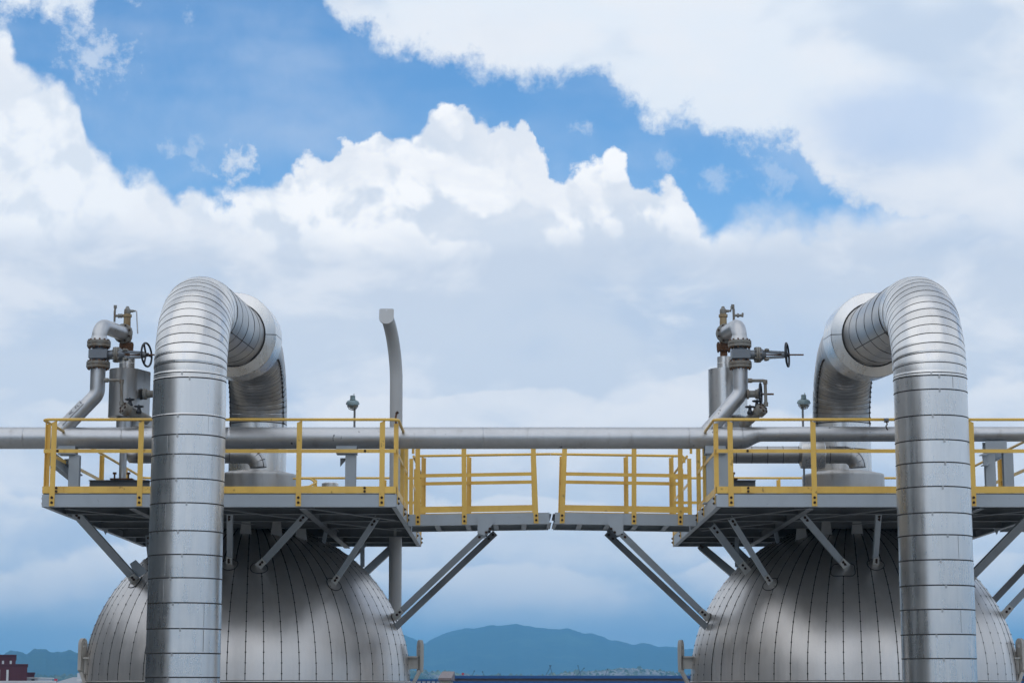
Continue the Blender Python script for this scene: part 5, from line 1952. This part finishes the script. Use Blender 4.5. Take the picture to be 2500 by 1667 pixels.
# ------------------------------------------------------------------ lamps
def lamp(label, px, ytop, Y, head_dx):
    k = pxm(Y, 4.5)
    base = P(px, 1150, Y)
    x = base.x
    t = thing('lamp_post', label, 'lamp', (x, Y, ZF), group='small caged lamps on thin poles')
    z_ = lambda py: P(px, py, Y).z
    zh = z_(ytop + 22)
    hx = x + head_dx * k
    part('pole', MB().tube(fillet([(x, Y, ZF + .01), (x, Y, z_(ytop + 38)), (x + .001, Y + .05, z_(ytop + 20)), (hx, Y + .05, z_(ytop + 6))], .04), 2.6 * k, 10), 'greyd', t)
    part('housing', MB().lathe([(3 * k, 0), (6.2 * k, -1.2 * k), (6.2 * k, -9 * k), (7.2 * k, -10 * k), (7.2 * k, -12 * k)], (hx, Y, z_(ytop + 2)), (0, 0, 1), 20).lathe([(1 * k, 0), (1 * k, 4 * k)], (hx + 3 * k, Y, z_(ytop + 2)), (0, 0, 1), 8), 'lampgrey', t)
    sh = MB().lathe([(7 * k, 8.5 * k), (10.5 * k, 8 * k), (14.5 * k, 5 * k), (16.3 * k, 1 * k), (16.8 * k, -2.5 * k), (16.0 * k, -2.5 * k), (14 * k, 2 * k), (10 * k, 5.5 * k), (6 * k, 6.5 * k)], (hx, Y, zh), (0, -.18, 1), 28, cap=False)
    part('shade', sh, 'lampgrey', t)
    part('reflector', MB().lathe([(5.5 * k, 4.5 * k), (7 * k, -4 * k), (4.5 * k, -8 * k), (.5 * k, -10 * k)], (hx, Y, zh), (0, 0, 1), 16), 'bulb', t)
    part('globe', MB().lathe([(11 * k, 4 * k), (11.6 * k, 0), (11.2 * k, -5 * k), (9 * k, -9.5 * k), (5 * k, -12.5 * k), (1 * k, -13.5 * k)], (hx, Y, zh), (0, 0, 1), 20), 'glass', t)
    cg = MB()
    for i in range(6):
        q = PI * i / 6
        c_, s_ = math.cos(q), math.sin(q)
        pts = [Vector((hx + c_ * rr * k * sg, Y + s_ * rr * k * sg, zh + zz * k)) for sg, rr, zz in ((-1, 14, 0), (-1, 13.2, -7), (-1, 8.5, -14), (1, 0, -16.5), (1, 8.5, -14), (1, 13.2, -7), (1, 14, 0))]
        cg.tube(pts, .55 * k, 5)
    cg.loop((hx, Y, zh - 7.5 * k), (0, 0, 1), 13.2 * k, .5 * k, 20, 5)
    part('cage', cg, 'flange', t)


lamp('caged lamp on a thin pole left of the curved white davit', 864, 963, 34.2, -5)
lamp('caged lamp on a thin pole in front of the right bent ribbed pipe', 1963, 961, 34.2, 3)

# ------------------------------------------------------------------ curved davit pole
dv = thing('davit', 'tall curved pale grey davit pole with a flat end plate', 'davit', (P(967, 1480, 36.0).x, 36.0, ZD))
xb = P(965, 1400, 36.0).x
rd = 15.6 * pxm(36, 4)
hb = CAMZ + 5.26
rad = 1.05
pts = [(xb, 36.0, ZD + .15), (xb, 36.0, ZD + 1.6), (xb - .005, 36.0, ZD + 3.4), (xb - .012, 36.0, hb)]
for i in range(1, 13):
    a = R(70) * i / 12
    pts.append((xb - .012 - .135 * (i / 12) ** 1.6, 36.0 - rad * (1 - math.cos(a)), hb + rad * math.sin(a)))
part('pole', MB().tube(pts, rd, 28), 'pale', dv, sharp=60)
tip = Vector(pts[-1])
dirv = (tip - Vector(pts[-2])).normalized()
wpl = 18 * pxm(35, 6)
ux = Vector((1, 0, 0))
uy = Vector((0, -dirv.z, dirv.y)).normalized()
if uy.z < 0:
    uy = -uy
zz = 22 * pxm(35, 6)
poly = [(-wpl, zz - .02), (-wpl + .02, zz), (wpl - .02, zz), (wpl, zz - .02)] + [(wpl * math.cos(a), -zz + wpl + wpl * math.sin(a)) for a in [-PI * i / 12 for i in range(13)]]
part('end_plate', MB().prism(poly, tip + dirv * .016 + Vector((0, 0, -.01)), ux, uy, .02), 'pale', dv)
part('eye_hole', MB().lathe([(.020, 0), (.020, .002)], tip + dirv * .0265 + Vector((0, 0, -.01)) + uy * (zz - .035), dirv, 14), 'white_strip', dv)
part('socket_collar', MB().lathe([(rd + .05, 0), (rd + .05, .10), (rd + .004, .12)], (xb, 36.0, ZF + .002), (0, 0, 1), 24), 'pale', dv)

# small things on the left platform
sd = thing('vent_stub', 'short round metal drum on the platform floor left of the davit', 'drum', P(806, 1195, 34.5))
k = pxm(34.5, 3)
c = P(806, 1180, 34.5)
part('shell', MB().lathe([(20.5 * k, ZF + .002 - c.z), (20.5 * k, 0), (18 * k, .012)], c, (0, 0, 1), 32), 'clad', sd)
hoop = thing('hatch_hoop', 'bent yellow hoop rail beside the drum skirt of the left bent pipe', 'railing', P(745, 1190, 33.8))
part('rail', MB().tube(fillet([P(715, 1168, 33.8), P(757, 1168, 33.8), P(771, 1178, 33.6), P(755, 1187, 33.4), P(722, 1190, 33.4)], .06), .016, 8), 'yellow', hoop)
part('post', MB().beam(P(732, 1168, 33.8), Vector((P(732, 1168, 33.8).x, 33.8, ZF + .002)), .03, .03, (0, 1, 0)), 'yellow', hoop)
ht = thing('hose_tap', 'thin rusty standpipe with a tap by the corner of the davit platform', 'tap', P(968, 1040, 31.0))
part('standpipe', MB().tube([P(968, 1050, 30.2), P(966, 1020, 30.2), P(968, 1008, 30.2)], .014, 8), 'rust', ht)
part('tap', MB().tube([P(967, 1010, 30.2), P(972, 1005, 30.2)], .02, 8), 'bolt', ht)
cl = thing('rail_clamp', 'small dark clamp and hook hanging from the right platform rail beside its upright pipe', 'clamp', P(2165, 1026, 29.95))
part('clamp', MB().lathe([(.032, -.03), (.032, .03)], P(2164, 1026, 29.95), (1, 0, 0), 10), 'greyd', cl)
part('hook', MB().tube([P(2164, 1028, 29.93), P(2166, 1036, 29.93), P(2163, 1040, 29.93), P(2165, 1046, 29.93), P(2168, 1049, 29.93)], .010, 6), 'bolt', cl)

for o in scene.objects:
    if 'mir' in o.keys():
        del o['mir']


# ------------------------------------------------------------------ humid air between the plant and the hills
hm = bpy.data.materials.new('humid_air')
hm.use_nodes = True
nt = hm.node_tree
nt.nodes.clear()
pv_ = nt.nodes.new('ShaderNodeVolumePrincipled')
pv_.inputs['Color'].default_value = (0.22, 0.60, 1.0, 1.0)
pv_.inputs['Density'].default_value = 1.8e-4
pv_.inputs['Anisotropy'].default_value = 0.0
om_ = nt.nodes.new('ShaderNodeOutputMaterial')
nt.links.new(pv_.outputs[0], om_.inputs['Volume'])
M['haze'] = hm
single('haze', MB().bb((-9500, -9500, -1.2), (9500, 9500, 268.0)), 'haze', kind='stuff')
